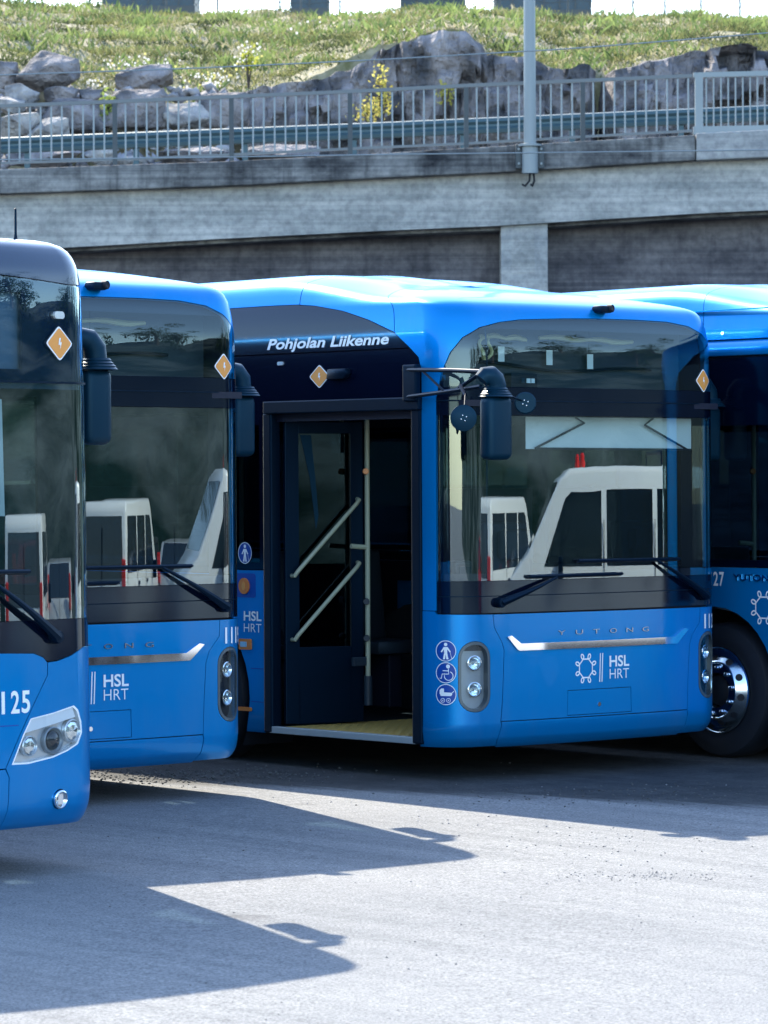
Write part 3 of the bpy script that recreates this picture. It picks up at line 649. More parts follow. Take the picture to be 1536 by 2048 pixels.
    if full:
        bl_ = MB().add([(x, y, z) for x, y in ((-.53, .17), (.25, .16), (1.03, .17)) for z in (2.16, 2.372)], [(0, 2, 3, 1), (2, 4, 5, 3)]).build('sun_blind', M['paper'], T)
        for pts in ([(-.1, .14, 2.37), (-.02, .14, 2.335), (-.47, .14, 2.165)], [(.63, .14, 2.37), (.55, .14, 2.325), (.96, .14, 2.16)], [(-.47, .14, 2.163), (1.0, .14, 2.158)]):
            MB().tube(pts, .008, 6).build('blind_arm', M['trim'], bl_)
    return T
def bus_a(name, loc, rz):
    sh = SHA; T = empty(name, loc, rz); U = sh.U-.02; bl, bk = M['blue'], M['black']; g = .003; k = sh.us-sh.ys
    navy = M['navy']
    half = [(.889, 1.041), (.888, .98), (.806, .862), (.7, .7), (.603, .54)]
    top = [(.537, 1.098), (.796, 1.088), (.86, 1.066)]
    nose = [(-u+g, v) for u, v in half[::-1]] + [(-u, v) for u, v in top[::-1]] + top + [(u-g, v) for u, v in half]
    patch(sh, 'nose_panel', bl, T, nose[::-1], thick=.02)
    for s in (-1, 1):
        patch(sh, 'nose_groove', M['blue2'], T, [(s*.69, .742), (s*.3, .745), (s*.3, .75), (s*.69, .747)][::1 if s < 0 else -1], off=.001, thick=0)
    patch(sh, 'bumper', bl, T, [(-.6, .534), (-.625, .495), (-.62, .34), (-.61, .235), (.61, .235), (.62, .34), (.625-g, .495), (.6, .534)], thick=.02)
    clus = [(.642, .555), (.719, .696), (.771, .773), (.924, .794), (1.07, .822), (1.1, .8), (1.125, .74), (1.13, .685), (1.095, .63), (1.02, .6), (.919, .574), (.75, .553)]
    fog = (.966, .367, .048, .05)
    for s in (-1, 1):
        F = (lambda l: [(s*u, v) for u, v in l]) if s > 0 else (lambda l: [(s*u, v) for u, v in l][::-1])
        o = [(u+g, v) for u, v in half]+[(.61, .532), (.628, .495), (.624, .34), (.614, .235), (1.7, .235), (1.7, 1.3), (1.48, 1.3), (1.45, 1.1), (1.15, 1.105), (1.05, 1.066), (.96, 1.045)]
        patch(sh, 'corner_panel', bl, T, F(o), [F([(c[0], c[1]) for c in clus]), F(ell(*fog))], thick=.025)
        h = patch(sh, 'headlight', M['silver'], T, F(clus), off=-.03, thick=0)
        c0 = (.9, .69); inn = [(c0[0]+(u-c0[0])*.95, c0[1]+(v-c0[1])*.94) for u, v in clus]
        patch(sh, 'bezel', M['white'], h, F(clus), [F(inn)], off=.0, thick=.03)
        patch(sh, 'brow', M['white'], h, F([(.715, .7), (.76, .765), (.924, .787), (1.065, .812), (1.085, .765), (.92, .735)]), off=-.006, thick=.02)
        for u, v, r in ((.768, .639, .043), (.93, .658, .058), (1.065, .697, .05)):
            f = local(sh, s*u, v); nn = f(0, 0, 1)-f(0, 0, 0)
            MB().lathe([(r*1.14, 0), (r*1.16, .022), (r*1.04, .026), (r, .02), (r*.7, .004), (0, -.002)], f(0, 0, -.028), nn, 28).build('lamp', M['silver' if abs(u-.93) > .01 else 'grey'], h, smooth=True)
            if abs(u-.93) < .01: MB().lathe([(r*.85, .0), (r*.8, .012), (r*.45, .024), (0, .028)], f(0, 0, -.022), nn, 20).build('projector_lens', M['vglass'], h, smooth=True)
            else: MB().lathe([(r*.9, .016), (r*.6, .02), (0, .022)], f(0, 0, -.024), nn, 9).build('reflector_bowl', M['chrome'], h)
        patch(sh, 'lens', M['lens'], h, F(inn), off=-.001, thick=0)
        fl = patch(sh, 'fog_lamp', M['trim'], T, F(ell(*fog)), off=-.02, thick=0); f = local(sh, s*fog[0], fog[1]); nn = f(0, 0, 1)-f(0, 0, 0)
        MB().lathe([(.046, -.01), (.046, .012), (.04, .016), (.036, .01), (.02, -.006), (0, -.01)], f(0, 0, 0), nn, 24).build('fog_lamp_bowl', M['chrome'], fl, smooth=True)
        MB().box(f(0, 0, .004), (.03, .012, .05)).build('fog_lamp_bulb', M['silver'], fl)
        # sides and roof
        patch(sh, 'side_panel', bl, T, side_poly(*((1.704, U) if s > 0 else (-U, -1.704)), .24, 1.3, [(s*(2.7+k), .6), (s*(8.7+k), .6)]), thick=.025)
        panes = [(1.75+1.45*q, 1.75+1.45*q+1.36) for q in range(7)]
        holes = [F([(a, 1.4), (b, 1.4), (b, 2.34), (a, 2.34)]) for a, b in panes]
        patch(sh, 'window_band', bk, T, F([(1.31, 1.307), (U, 1.307), (U, 2.9), (1.31, 2.9)]), holes, thick=.02)
        for h_ in holes: patch(sh, 'side_window', M['tglass'], T, h_, off=-.004, thick=0)
        patch(sh, 'roof_side', bl, T, F([(2.4, 2.91), (U, 2.91), (U, 4.28), (2.4, 4.28)]), thick=.03)
        if s > 0: warning(sh, T, 1.005, 2.606, .096, .088)
        wiper(sh, T, (s*.93, 1.165), (s*.45, 1.48), (s*.05, 1.5), (s*.75, 1.49)) if s > 0 else wiper(sh, T, (-.9, 1.165), (-.5, 1.4), (-.6, 1.36), (.1, 1.38))
        ml = patch(sh, 'marker_lamp', M['silver'], T, pill(s*1.006, 2.745, .035, .018, .016), off=.012, thick=.014)
    digits(sh, T, '1125', .495, .772, .806, .11)
    patch(sh, 'roof_dome', navy, T, [(-2.395, 2.925), (-1.1, 2.9), (-.86, 2.918), (-.59, 2.934), (0, 2.94), (.59, 2.934), (.86, 2.918), (1.1, 2.9), (2.395, 2.925), (2.395, 4.28), (-2.395, 4.28)], thick=.03)
    patch(sh, 'display_glass', M['navyglass'], T, [(-1.3, 2.418), (1.3, 2.418), (1.3, 2.89), (1.1, 2.895), (.86, 2.913), (.59, 2.929), (0, 2.935), (-.59, 2.929), (-.86, 2.913), (-1.1, 2.895), (-1.3, 2.89)], off=-.002, thick=0)
    patch(sh, 'display_mask', navy, T, [(-1.31, 2.38), (1.31, 2.38), (1.31, 2.92), (-1.31, 2.92)], [[(-.76, 2.475), (.76, 2.475), (.77, 2.85), (-.77, 2.85)]], off=-.014, thick=.02)
    patch(sh, 'display_panel', M['display'], T, [(-.79, 2.45), (.79, 2.45), (.79, 2.87), (-.79, 2.87)], off=-.05, thick=0)
    patch(sh, 'windscreen', M['glass'], T, [(-1.3, 1.252), (1.3, 1.252), (1.3, 2.408), (-1.3, 2.408)], off=-.002, thick=0)
    patch(sh, 'lower_black_band', M['band'], T, [(-1.3, 1.11), (-1.15, 1.108), (-1.05, 1.07), (-.95, 1.05), (-.89, 1.046), (-.86, 1.07), (-.796, 1.092), (.796, 1.092), (.86, 1.07), (.89, 1.046), (.95, 1.05), (1.05, 1.07), (1.15, 1.108), (1.3, 1.11), (1.3, 1.249), (-1.3, 1.249)], off=-.001, thick=.015)
    patch(sh, 'glass_seam', M['trim'], T, [(-1.3, 2.408), (1.3, 2.408), (1.3, 2.418), (-1.3, 2.418)], off=.006, thick=.01)
    roof_top(sh, T, bl)
    MB().box((0, 12.0, 1.72), (2.5, .05, 2.95)).build('rear_wall', bl, T, bevel=.02)
    MB().lathe([(.03, 0), (.026, .03), (.012, .06), (.007, .09), (.006, .215), (0, .22)], (.95, .42, 3.07), (0, 0, 1), 10).build('antenna', M['trim'], T, smooth=True)
    cab_mirror(T, -.03, .03)
    MB().box(tuple(local(sh, .95, .23)(0, 0, -.06)), (.26, .05, .04)).build('tow_plate', M['trim'], T)
    WZ[0] = 0.; under(T, 2.7); WZ[0] = 0.
    def skip(u, v):
        if abs(u) < 1.3 and 1.1 < v < 2.95: return True
        if .6 < abs(u) < 1.2 and v < .9: return True
        for y in (2.7, 8.8):
            if abs(abs(u)-k-y) < .75 and v < 1.15: return True
        return 1.3 < v < 2.36 and abs(u) > 1.7
    lining(sh, T, skip, U)
    interior(T, False)
    # cab screen, cash tray and its rails seen through the windscreen
    patch(sh, 'sun_blind', M['pale_sheet'], T, [(.1, 1.78), (.7, 1.76), (.69, 2.33), (.1, 2.34)], off=-.09, thick=.004)  # pale sheet added behind the glass to brighten this part of the windscreen
    MB().tube([(.78, 1.0, 1.45), (.74, 1.0, 2.3)], .01, 8).build('screen_post', M['silver'], T, smooth=True)
    MB().tube([(.2, .98, 1.95), (.765, .98, 1.95)], .009, 8).build('screen_rail', M['silver'], T, smooth=True)
    MB().prism([(.1, 1.3), (.95, 1.3), (1.05, 1.36), (1.0, 1.42), (.9, 1.45), (.1, 1.45)], lambda x, z, d: (x, .75+d, z), 0, .012).build('cab_tray', M['lens'], T)
    MB().box((.35, .75, 1.22), (.16, .05, .13)).build('ticket_machine', M['cabin'], T, bevel=.01)
    return T
# ------------------------------------------------------------------ materials of the place
M['navy'] = mat('navy_gloss_panel', (.003, .022, .06), .12, coat=1.)
M['pale_sheet'] = mat('pale_grey_sheet', (.42, .5, .54), .7)
M['navyglass'] = glass('navy_display_glass', (.45, .6, .7), 2.2, .045)
HEAD = math.atan2(-.755, .656)                          # the way the buses are driven in and out
def asphalt():
    m = mat('worn_asphalt', (.3, .3, .3), .85, spec=.3); n, l, b = nodes(m)
    tc = n.new('ShaderNodeTexCoord'); rot = n.new('ShaderNodeMapping'); rot.inputs['Rotation'].default_value = (0, 0, -HEAD); l.new(tc.outputs['Object'], rot.inputs[0])
    def nz(scale, det, vec, rough=.5):
        t = n.new('ShaderNodeTexNoise'); t.inputs['Scale'].default_value = scale; t.inputs['Detail'].default_value = det; t.inputs['Roughness'].default_value = rough; l.new(vec, t.inputs['Vector']); return t.outputs['Fac']
    def ramp(f, a, b_, c0, c1):
        r = n.new('ShaderNodeValToRGB'); r.color_ramp.elements[0].position = a; r.color_ramp.elements[1].position = b_; r.color_ramp.elements[0].color = (*c0, 1); r.color_ramp.elements[1].color = (*c1, 1); l.new(f, r.inputs[0]); return r.outputs[0]
    def mul(a, b_, f=1.):
        x = n.new('ShaderNodeMix'); x.data_type = 'RGBA'; x.blend_type = 'MULTIPLY'; x.inputs[0].default_value = f; l.new(a, x.inputs[6]); l.new(b_, x.inputs[7]); return x.outputs[2]
    st = n.new('ShaderNodeMapping'); st.inputs['Scale'].default_value = (.12, 2.6, 1); l.new(rot.outputs[0], st.inputs[0])
    big = ramp(nz(.35, 5, tc.outputs['Object']), .3, .7, (.262, .273, .288), (.345, .352, .358))
    strk = ramp(nz(1.6, 7, st.outputs[0], .65), .34, .62, (.74, .755, .77), (1.04, 1.04, 1.03))
    msk = ramp(nz(.22, 2, tc.outputs['Object']), .45, .62, (1, 1, 1), (0, 0, 0))
    mx = n.new('ShaderNodeMix'); mx.data_type = 'RGBA'; l.new(msk, mx.inputs[0]); mx.inputs[6].default_value = (1, 1, 1, 1); l.new(strk, mx.inputs[7])
    mid = ramp(nz(14, 4, tc.outputs['Object']), .3, .62, (.84, .85, .86), (1.03, 1.03, 1.03))
    fine = ramp(nz(75, 4, tc.outputs['Object'], .75), .38, .6, (.42, .44, .47), (1.12, 1.12, 1.11))
    # darker, older surfacing in the parking bays, with a ragged edge; oil spots
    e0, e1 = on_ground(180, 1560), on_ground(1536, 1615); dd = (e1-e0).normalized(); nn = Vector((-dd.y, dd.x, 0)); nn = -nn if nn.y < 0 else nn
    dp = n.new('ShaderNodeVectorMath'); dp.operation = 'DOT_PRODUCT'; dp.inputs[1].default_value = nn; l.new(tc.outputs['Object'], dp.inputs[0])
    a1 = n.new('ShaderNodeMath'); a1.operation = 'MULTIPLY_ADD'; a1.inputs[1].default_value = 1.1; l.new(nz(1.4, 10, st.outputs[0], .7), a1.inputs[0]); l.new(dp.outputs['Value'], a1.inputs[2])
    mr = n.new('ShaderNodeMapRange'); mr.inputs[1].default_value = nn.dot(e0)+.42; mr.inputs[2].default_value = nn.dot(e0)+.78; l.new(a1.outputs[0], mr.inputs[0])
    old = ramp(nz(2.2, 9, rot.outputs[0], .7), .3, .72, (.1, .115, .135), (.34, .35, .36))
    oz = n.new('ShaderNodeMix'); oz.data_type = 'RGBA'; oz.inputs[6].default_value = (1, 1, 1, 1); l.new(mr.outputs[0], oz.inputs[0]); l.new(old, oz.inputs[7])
    oil = ramp(nz(1.1, 4, tc.outputs['Object'], .6), .24, .34, (.6, .61, .63), (1, 1, 1))
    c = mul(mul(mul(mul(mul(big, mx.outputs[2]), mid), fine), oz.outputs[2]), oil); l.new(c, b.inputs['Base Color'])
    bp = n.new('ShaderNodeBump'); bp.inputs['Strength'].default_value = .8; bp.inputs['Distance'].default_value = .016
    l.new(nz(70, 5, tc.outputs['Object'], .7), bp.inputs['Height']); l.new(bp.outputs[0], b.inputs['Normal'])
    return m
M['asphalt'] = asphalt()
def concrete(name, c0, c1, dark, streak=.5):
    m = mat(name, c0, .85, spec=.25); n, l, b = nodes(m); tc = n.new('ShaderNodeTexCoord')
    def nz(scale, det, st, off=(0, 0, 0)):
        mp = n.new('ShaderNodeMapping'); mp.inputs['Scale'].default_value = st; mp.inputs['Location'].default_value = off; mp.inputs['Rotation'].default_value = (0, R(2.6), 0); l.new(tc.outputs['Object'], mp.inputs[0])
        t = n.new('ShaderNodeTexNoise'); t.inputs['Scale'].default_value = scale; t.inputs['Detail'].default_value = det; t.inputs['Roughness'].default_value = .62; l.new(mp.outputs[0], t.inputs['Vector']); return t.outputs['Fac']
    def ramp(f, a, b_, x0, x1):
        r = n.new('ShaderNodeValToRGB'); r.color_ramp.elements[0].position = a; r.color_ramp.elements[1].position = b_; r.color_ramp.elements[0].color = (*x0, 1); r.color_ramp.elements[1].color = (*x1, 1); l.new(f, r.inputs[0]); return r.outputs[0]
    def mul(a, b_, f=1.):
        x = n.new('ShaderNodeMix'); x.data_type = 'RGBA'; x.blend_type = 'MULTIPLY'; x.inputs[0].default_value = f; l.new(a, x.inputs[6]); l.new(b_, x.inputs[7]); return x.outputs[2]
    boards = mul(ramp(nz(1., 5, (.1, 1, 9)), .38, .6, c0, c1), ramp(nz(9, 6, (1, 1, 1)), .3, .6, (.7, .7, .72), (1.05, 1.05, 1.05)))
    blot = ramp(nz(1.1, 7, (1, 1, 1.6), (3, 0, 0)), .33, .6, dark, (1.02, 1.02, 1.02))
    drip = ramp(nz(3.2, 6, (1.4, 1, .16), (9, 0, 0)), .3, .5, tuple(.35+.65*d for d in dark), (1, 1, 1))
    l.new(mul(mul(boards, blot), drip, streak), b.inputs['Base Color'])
    bp = n.new('ShaderNodeBump'); bp.inputs['Strength'].default_value = .4; bp.inputs['Distance'].default_value = .03; l.new(nz(2.5, 7, (.4, 1, 5)), bp.inputs['Height']); l.new(bp.outputs[0], b.inputs['Normal'])
    return m
M['beam'] = concrete('stained_edge_concrete', (.15, .155, .16), (.3, .3, .29), (.13, .14, .17), 1.)
M['girder'] = concrete('board_marked_concrete', (.36, .37, .36), (.5, .495, .47), (.66, .68, .69), .5)
M['beam2'] = concrete('newer_edge_concrete', (.3, .31, .31), (.4, .4, .39), (.7, .72, .75), .6)
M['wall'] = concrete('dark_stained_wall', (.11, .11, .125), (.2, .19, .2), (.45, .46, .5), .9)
M['pillar'] = concrete('pale_pillar_concrete', (.34, .355, .35), (.46, .46, .44), (.75, .77, .8), .5)
M['steel'] = mat('painted_rail_steel', (.26, .3, .32), .5, .2)
M['post'] = mat('weathered_rail_steel', (.06, .075, .085), .55, .3)
M['railtop'] = mat('worn_handrail_steel', (.14, .16, .175), .5, .3)
M['galv'] = mat('galvanised_steel', (.24, .28, .3), .5, .3)
M['guard'] = mat('guard_rail_steel', (.05, .1, .125), .5, .3)
M['rock'], _, _ = noisy(mat('purple_grey_rock', (.2, .2, .22), .9, spec=.2), (.06, .064, .075), (.36, .335, .34), 1.5, 14, .36, .68, bump=1., bscale=6., dist=.22)
M['rock2'], _, _ = noisy(mat('pale_rock', (.3, .3, .3), .9, spec=.2), (.15, .155, .17), (.46, .445, .43), 3.2, 13, .32, .66, bump=1., bscale=8, dist=.15)
M['soil'], _, _ = noisy(mat('dry_grassy_soil', (.2, .2, .1), .95, spec=.1), (.16, .16, .08), (.42, .38, .28), 2.2, 12, .35, .65, bump=.6, bscale=9, dist=.08)
def leafmat(name):
    m = bpy.data.materials.new(name); m.use_nodes = True; n = m.node_tree.nodes; l = m.node_tree.links; n.clear()
    o = n.new('ShaderNodeOutputMaterial'); a = n.new('ShaderNodeAttribute'); a.attribute_name = 'tint'; d = n.new('ShaderNodeBsdfDiffuse'); t = n.new('ShaderNodeBsdfTranslucent'); mx = n.new('ShaderNodeMixShader'); mx.inputs[0].default_value = .4
    l.new(a.outputs['Color'], d.inputs[0]); l.new(a.outputs['Color'], t.inputs[0]); l.new(d.outputs[0], mx.inputs[1]); l.new(t.outputs[0], mx.inputs[2]); l.new(mx.outputs[0], o.inputs[0]); return m
M['leaf'] = leafmat('leaves')
M['bark'] = mat('bark', (.07, .055, .045), .9)
M['shed'] = mat('blue_grey_cladding', (.035, .07, .1), .6)
M['roofing'] = mat('dark_roofing', (.04, .05, .06), .7)
def tri_mesh(name, V, F, cols, parent=None, m=None):
    """V (n,3) array, F (m,k) array of faces, cols (m,3) colour of each face"""
    me = bpy.data.meshes.new(name); k = F.shape[1]
    me.vertices.add(len(V)); me.vertices.foreach_set('co', np.asarray(V, np.float32).ravel())
    me.loops.add(F.size); me.loops.foreach_set('vertex_index', F.astype(np.int32).ravel())
    me.polygons.add(len(F)); me.polygons.foreach_set('loop_start', np.arange(0, F.size, k, dtype=np.int32))
    at_ = me.color_attributes.new('tint', 'FLOAT_COLOR', 'CORNER'); c = np.ones((F.size, 4), np.float32); c[:, :3] = np.repeat(cols, k, 0); at_.data.foreach_set('color', c.ravel())
    me.update(); me.validate(); return link(name, me, m or M['leaf'], parent)

# ------------------------------------------------------------------ ground
def clampx(x): return min(max(x, -12), 14)
xs = [-600, -60, -12, 0, 14, 60, 600]; ys = [-600, -60, 0, 10, 20, 30, 45, 59.9, 60.7]
g = MB(); g.add([(x, y, gz(clampx(x))) for x in xs for y in ys], [(i*len(ys)+j, (i+1)*len(ys)+j, (i+1)*len(ys)+j+1, i*len(ys)+j+1) for i in range(len(xs)-1) for j in range(len(ys)-1)])
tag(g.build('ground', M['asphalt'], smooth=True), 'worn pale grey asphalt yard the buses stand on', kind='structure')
rng = np.random.default_rng(3)
def stones(name, spots, label):
    V = []; F = []; C = []; b = 0
    for (px, py, sx, sy, n_, s0, s1) in spots:
        for _ in range(n_):
            p = on_ground(px+rng.normal()*sx, py+rng.normal()*sy); s = rng.uniform(s0, s1)
            q = rng.normal(size=(6, 3)); q = q/np.linalg.norm(q, axis=1, keepdims=True)
            o = np.array([[1, 0, 0], [-1, 0, 0], [0, 1, 0], [0, -1, 0], [0, 0, .7], [0, 0, -.5]])+q*.25
            V += list(o*s+np.array([p.x, p.y, gz(p.x)+s*.35])); F += [(b+i, b+j, b+k) for i, j, k in ((0, 2, 4), (2, 1, 4), (1, 3, 4), (3, 0, 4), (2, 0, 5), (1, 2, 5), (3, 1, 5), (0, 3, 5))]; b += 6
            C += [np.array((.09, .095, .1) if py < 1610 else (.24, .24, .25))*rng.uniform(.6, 1.4)]*8
    tag(tri_mesh(name, np.array(V), np.array(F), np.array(C), m=M['leafstone']), label, kind='stuff')
m = mat('gravel_bits', (.2, .2, .2), .9); n_, l_, b_ = nodes(m); a_ = n_.new('ShaderNodeAttribute'); a_.attribute_name = 'tint'; l_.new(a_.outputs['Color'], b_.inputs['Base Color']); M['leafstone'] = m
stones('gravel', [(330, 1552, 150, 9, 700, .004, .012), (1250, 1590, 190, 12, 240, .003, .009), (1290, 1752, 90, 6, 160, .002, .006), (1200, 1672, 160, 20, 60, .003, .007), (900, 1640, 500, 60, 160, .003, .008), (800, 1860, 600, 120, 200, .002, .006)], 'loose dark gravel scattered on the asphalt')

# ------------------------------------------------------------------ bridge with its railing, 60 m off
YB = 60.
def line(pts):
    xs_ = [p[0] for p in pts]; ys_ = [p[1] for p in pts]
    def f(x):
        if x < xs_[0]: i = 0
        elif x > xs_[-1]: i = len(xs_)-2
        else: i = max(0, min(len(xs_)-2, int(np.searchsorted(xs_, x))-1))
        t = (x-xs_[i])/(xs_[i+1]-xs_[i]); return ys_[i]+(ys_[i+1]-ys_[i])*t
    return f
beam_top = line([(-600, 366), (0, 343), (463, 327), (768, 311), (1165, 287), (1385, 275), (1900, 250)])
beam_bot = line([(-600, 412), (0, 392), (463, 376), (768, 360), (1000, 349), (1385, 325), (1900, 303)])
gird_bot = line([(-600, 525), (150, 496), (463, 478), (768, 463), (1000, 453), (1385, 429), (1900, 405)])
rail_top = line([(-600, 237), (0, 213), (230, 204), (463, 194), (700, 184), (932, 172), (1165, 162), (1390, 152), (1900, 140)])
rail_low = line([(-600, 348), (0, 327), (230, 320), (463, 310), (700, 298), (932, 288), (1165, 274), (1390, 262), (1900, 244)])
def strip(parent, name, m, f0, f1, Y0, Y1, x0, x1, step=60, bevel=0.):
    n = max(1, int((x1-x0)/step)); g = MB(); vs = []; fs = []
    for i in range(n+1):
        x = x0+(x1-x0)*i/n; a, b = at(x, f0(x), YB), at(x, f1(x), YB)
        vs += [(a.x, Y0, a.z), (a.x, Y1, a.z), (b.x, Y1, b.z), (b.x, Y0, b.z)]
    for i in range(n):
        for k in range(4): fs.append((4*i+k, 4*i+(k+1) % 4, 4*i+4+(k+1) % 4, 4*i+4+k))
    fs += [(0, 1, 2, 3), (4*n+3, 4*n+2, 4*n+1, 4*n)]
    return g.add(vs, fs).build(name, m, parent, bevel=bevel)
BR = empty('bridge', (0, YB, 0)); tag(BR, 'concrete road bridge with stained edge beam behind the buses', 'bridge')
def rel(o): o.location = -Vector((0, YB, 0)); return o
rel(strip(BR, 'edge_beam', M['beam'], beam_top, beam_bot, 59.55, 60.3, -600, 1386, bevel=.02)); rel(strip(BR, 'edge_beam', M['beam2'], lambda x: beam_top(x)-3, lambda x: beam_bot(x)+1, 59.52, 60.3, 1388, 1900, bevel=.02))
rel(strip(BR, 'girder', M['girder'], lambda x: beam_bot(x)-.5, gird_bot, 59.8, 61.5, -600, 1900)); rel(strip(BR, 'soffit_lip', M['beam'], lambda x: gird_bot(x)-.5, lambda x: gird_bot(x)+7, 60.02, 61.5, -600, 1900))
p0, p1 = at(1002, 700, YB), at(1096, 700, YB)
g = MB().box(((p0.x+p1.x)/2, 60.25, 3.1), (p1.x-p0.x, .7, 6.42)); rel(g.build('pillar', M['pillar'], BR, bevel=.02))
g = MB().box(((p0.x+p1.x)/2-.02, 59.9, 5.72), (.38, .012, .62)); rel(g.build('patch_repair', M['girder'], BR))
for x in (-560, 1960): g = MB().box((at(x, 700, YB).x, 60.25, 3.), (.8, .7, 6.2)); rel(g.build('pillar', M['pillar'], BR, bevel=.02))
rel(strip(BR, 'deck', M['beam'], lambda x: beam_top(x)+12, lambda x: beam_top(x)+40, 60.3, 69.5, -600, 1900))
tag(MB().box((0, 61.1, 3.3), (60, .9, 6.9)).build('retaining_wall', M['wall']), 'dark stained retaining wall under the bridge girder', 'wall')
RL = empty('railing', (0, YB-.1, 0)); tag(RL, 'grey steel bridge railing with upright bars above the edge beam', 'railing')
def bar(parent, name, m, px, ya, yb, w, d, Y=YB-.05, off=None):
    a, b = at(px, ya, YB), at(px, yb, YB); o = MB().box((a.x, Y, (a.z+b.z)/2), (w, d, abs(a.z-b.z))).build(name, m, parent); o.location = -Vector((0, YB-.1, 0)); return o
def rail(name, m, f, x0, x1, h, d): 
    o = strip(RL, name, m, lambda x: f(x)-h/2, lambda x: f(x)+h/2, YB-.05-d/2, YB-.05+d/2, x0, x1); o.location = -Vector((0, YB-.1, 0)); return o
rail('top_rail', M['railtop'], rail_top, -600, 1384, 7, .07); rail('bottom_rail', M['railtop'], rail_low, -600, 1384, 5, .05)
rail('top_rail', M['galv'], lambda x: rail_top(x)-1, 1386, 1900, 10, .09); rail('kick_rail', M['galv'], lambda x: 262-(x-1390)*.02, 1386, 1900, 16, .08)
posts = [-470, -236, -3, 230, 463, 700, 932, 1165]
for x in posts: bar(RL, 'post', M['post'], x, rail_top(x)-2, beam_top(x)+2, .078, .06)
bar(RL, 'post', M['galv'], 1397, 152, 276, .13, .1)
for a, b in zip(posts[1:], posts[2:]+[1397]):
    for k in range(1, 11):
        x = a+(b-a)*(k+.0)/11
        bar(RL, 'baluster', M['steel'], x, rail_top(x), rail_low(x), .027, .027)
for k in range(18):
    x = 1412+14.6*k; bar(RL, 'baluster', M['galv'], x, rail_top(x), 262, .024, .024)
LP = empty('lamp_post', (at(1060, 300, 59.35).x, 59.35, 0)); tag(LP, 'tall galvanised lamp post bracketed to the bridge edge beam', 'lamp post')
q = at(1060, 318, 59.35); X0 = LP.location
def lp(o): o.location = -Vector((X0.x, X0.y, 0)); return o
zt = at(1060, 293, 59.35).z
lp(MB().lathe([(.105, 0), (.103, .1), (.085, 5.5), (.07, 9.), (0, 9.)], (X0.x, 59.35, zt), (0, 0, 1), 20).build('pole', M['galv'], LP, smooth=True))
zb = at(1060, 347, 59.35).z
lp(MB().lathe([(.0, 0), (.135, 0), (.135, zt-zb), (.19, zt-zb), (.19, zt-zb+.035), (.1, zt-zb+.05)], (X0.x, 59.35, zb), (0, 0, 1), 24).build('base_sleeve', M['galv'], LP, smooth=True))
for s in (-1, 1):
    w = lp(MB().box((X0.x+s*.185, 59.45, (zt+zb)/2+.06), (.1, .2, .4)).build('bracket', M['post'], LP, bevel=.015))
    for dz in (-.12, .12): o = MB().lathe([(0, .03), (.02, .03), (.022, 0)], (X0.x+s*.185, 59.35, (zt+zb)/2+.06+dz), (0, -1, 0), 8).build('bolt', M['galv'], w)
    lp(MB().tube([(X0.x+s*.03+.03, 59.4, zb+.02), (X0.x+s*.04+.03, 59.38, zb-.12), (X0.x+s*.06-.02, 59.42, zb-.2), (X0.x+s*.07-.05, 59.5, zb-.17)], .018, 6).build('cable', M['rubber'], LP, smooth=True))
lp(MB().tube([(X0.x, 59.35, zt+9), (X0.x, 59.2, zt+9.4), (X0.x, 58.4, zt+9.6)], .05, 8).build('arm', M['galv'], LP, smooth=True)); lp(MB().box((X0.x, 58.1, zt+9.6), (.24, .6, .12)).build('lamp_head', M['galv'], LP, bevel=.04))
# crash barrier along the road
GR = empty('guard_rail', (0, 66, 0)); tag(GR, 'long galvanised crash barrier between the railing and the rocks', 'guard rail')
gt = line([(-700, 303), (0, 275), (768, 244), (1536, 210), (2000, 190)])
prof = [(0, .30), (-.05, .28), (-.07, .22), (-.02, .17), (-.02, .13), (-.07, .08), (-.05, .02), (0, 0)]
vs = []; fs = []; cols_ = list(range(-700, 2001, 100))
for x in cols_:
    p = at(x, gt(x), 66.)
    vs += [(p.x, 66+a, p.z-.30+b-66*0) for a, b in prof]
n8 = len(prof)
for i in range(len(cols_)-1): fs += [(i*n8+k, i*n8+k+1, (i+1)*n8+k+1, (i+1)*n8+k) for k in range(n8-1)]
o = MB().add(vs, fs).build('w_beam', M['guard'], GR, smooth=True); o.location = (0, -66, 0)
for x in range(-600, 1900, 218):
    p = at(x, gt(x), 66.06); o = MB().box((p.x, 66.1, p.z-.35), (.1, .14, .72)).build('post', M['guard'], GR, bevel=.01); o.location = (0, -66, 0)

# ------------------------------------------------------------------ rocky bank and grass above the road
deck = lambda x: at(x, beam_top(x), YB).z
cl = line([(-900, 90), (-200, 105), (0, 128), (120, 165), (230, 182), (400, 190), (520, 168), (640, 150), (700, 130), (760, 96), (830, 76), (880, 60), (930, 64), (966, 86), (972, 106), (1050, 108), (1080, 119), (1110, 136), (1140, 138), (1199, 124), (1206, 146), (1260, 125), (1330, 110), (1390, 97), (1480, 88), (1536, 96), (2000, 70), (2600, 60)])
gtop = line([(-900, -60), (0, -8), (60, 0), (230, 14), (400, 19), (600, 27), (768, 22), (1000, 20), (1200, 25), (1400, 33), (1536, 33), (2600, 20)])
def hill_z(px, Y):
    zc = at(px, min(cl(px)+6, 185 if px > 200 else 400), 73.).z; zt_ = at(px, gtop(px)+4, 97.).z
    if Y >= 73:
        t = min((Y-73)/24., 1); z = zc+(zt_-zc)*(t**.85)
    else: z = zc+(deck(px)-.3-zc)*sm((73-Y)/(3. if px < 455 else .6))
    return z
cols_ = list(range(-1400, 3000, 22)); rows = [69.2, 70., 70.8, 71.6, 72.4, 72.7, 73]+[74+1.5*k for k in range(17)]+[105, 160]
vs = []; fs = []
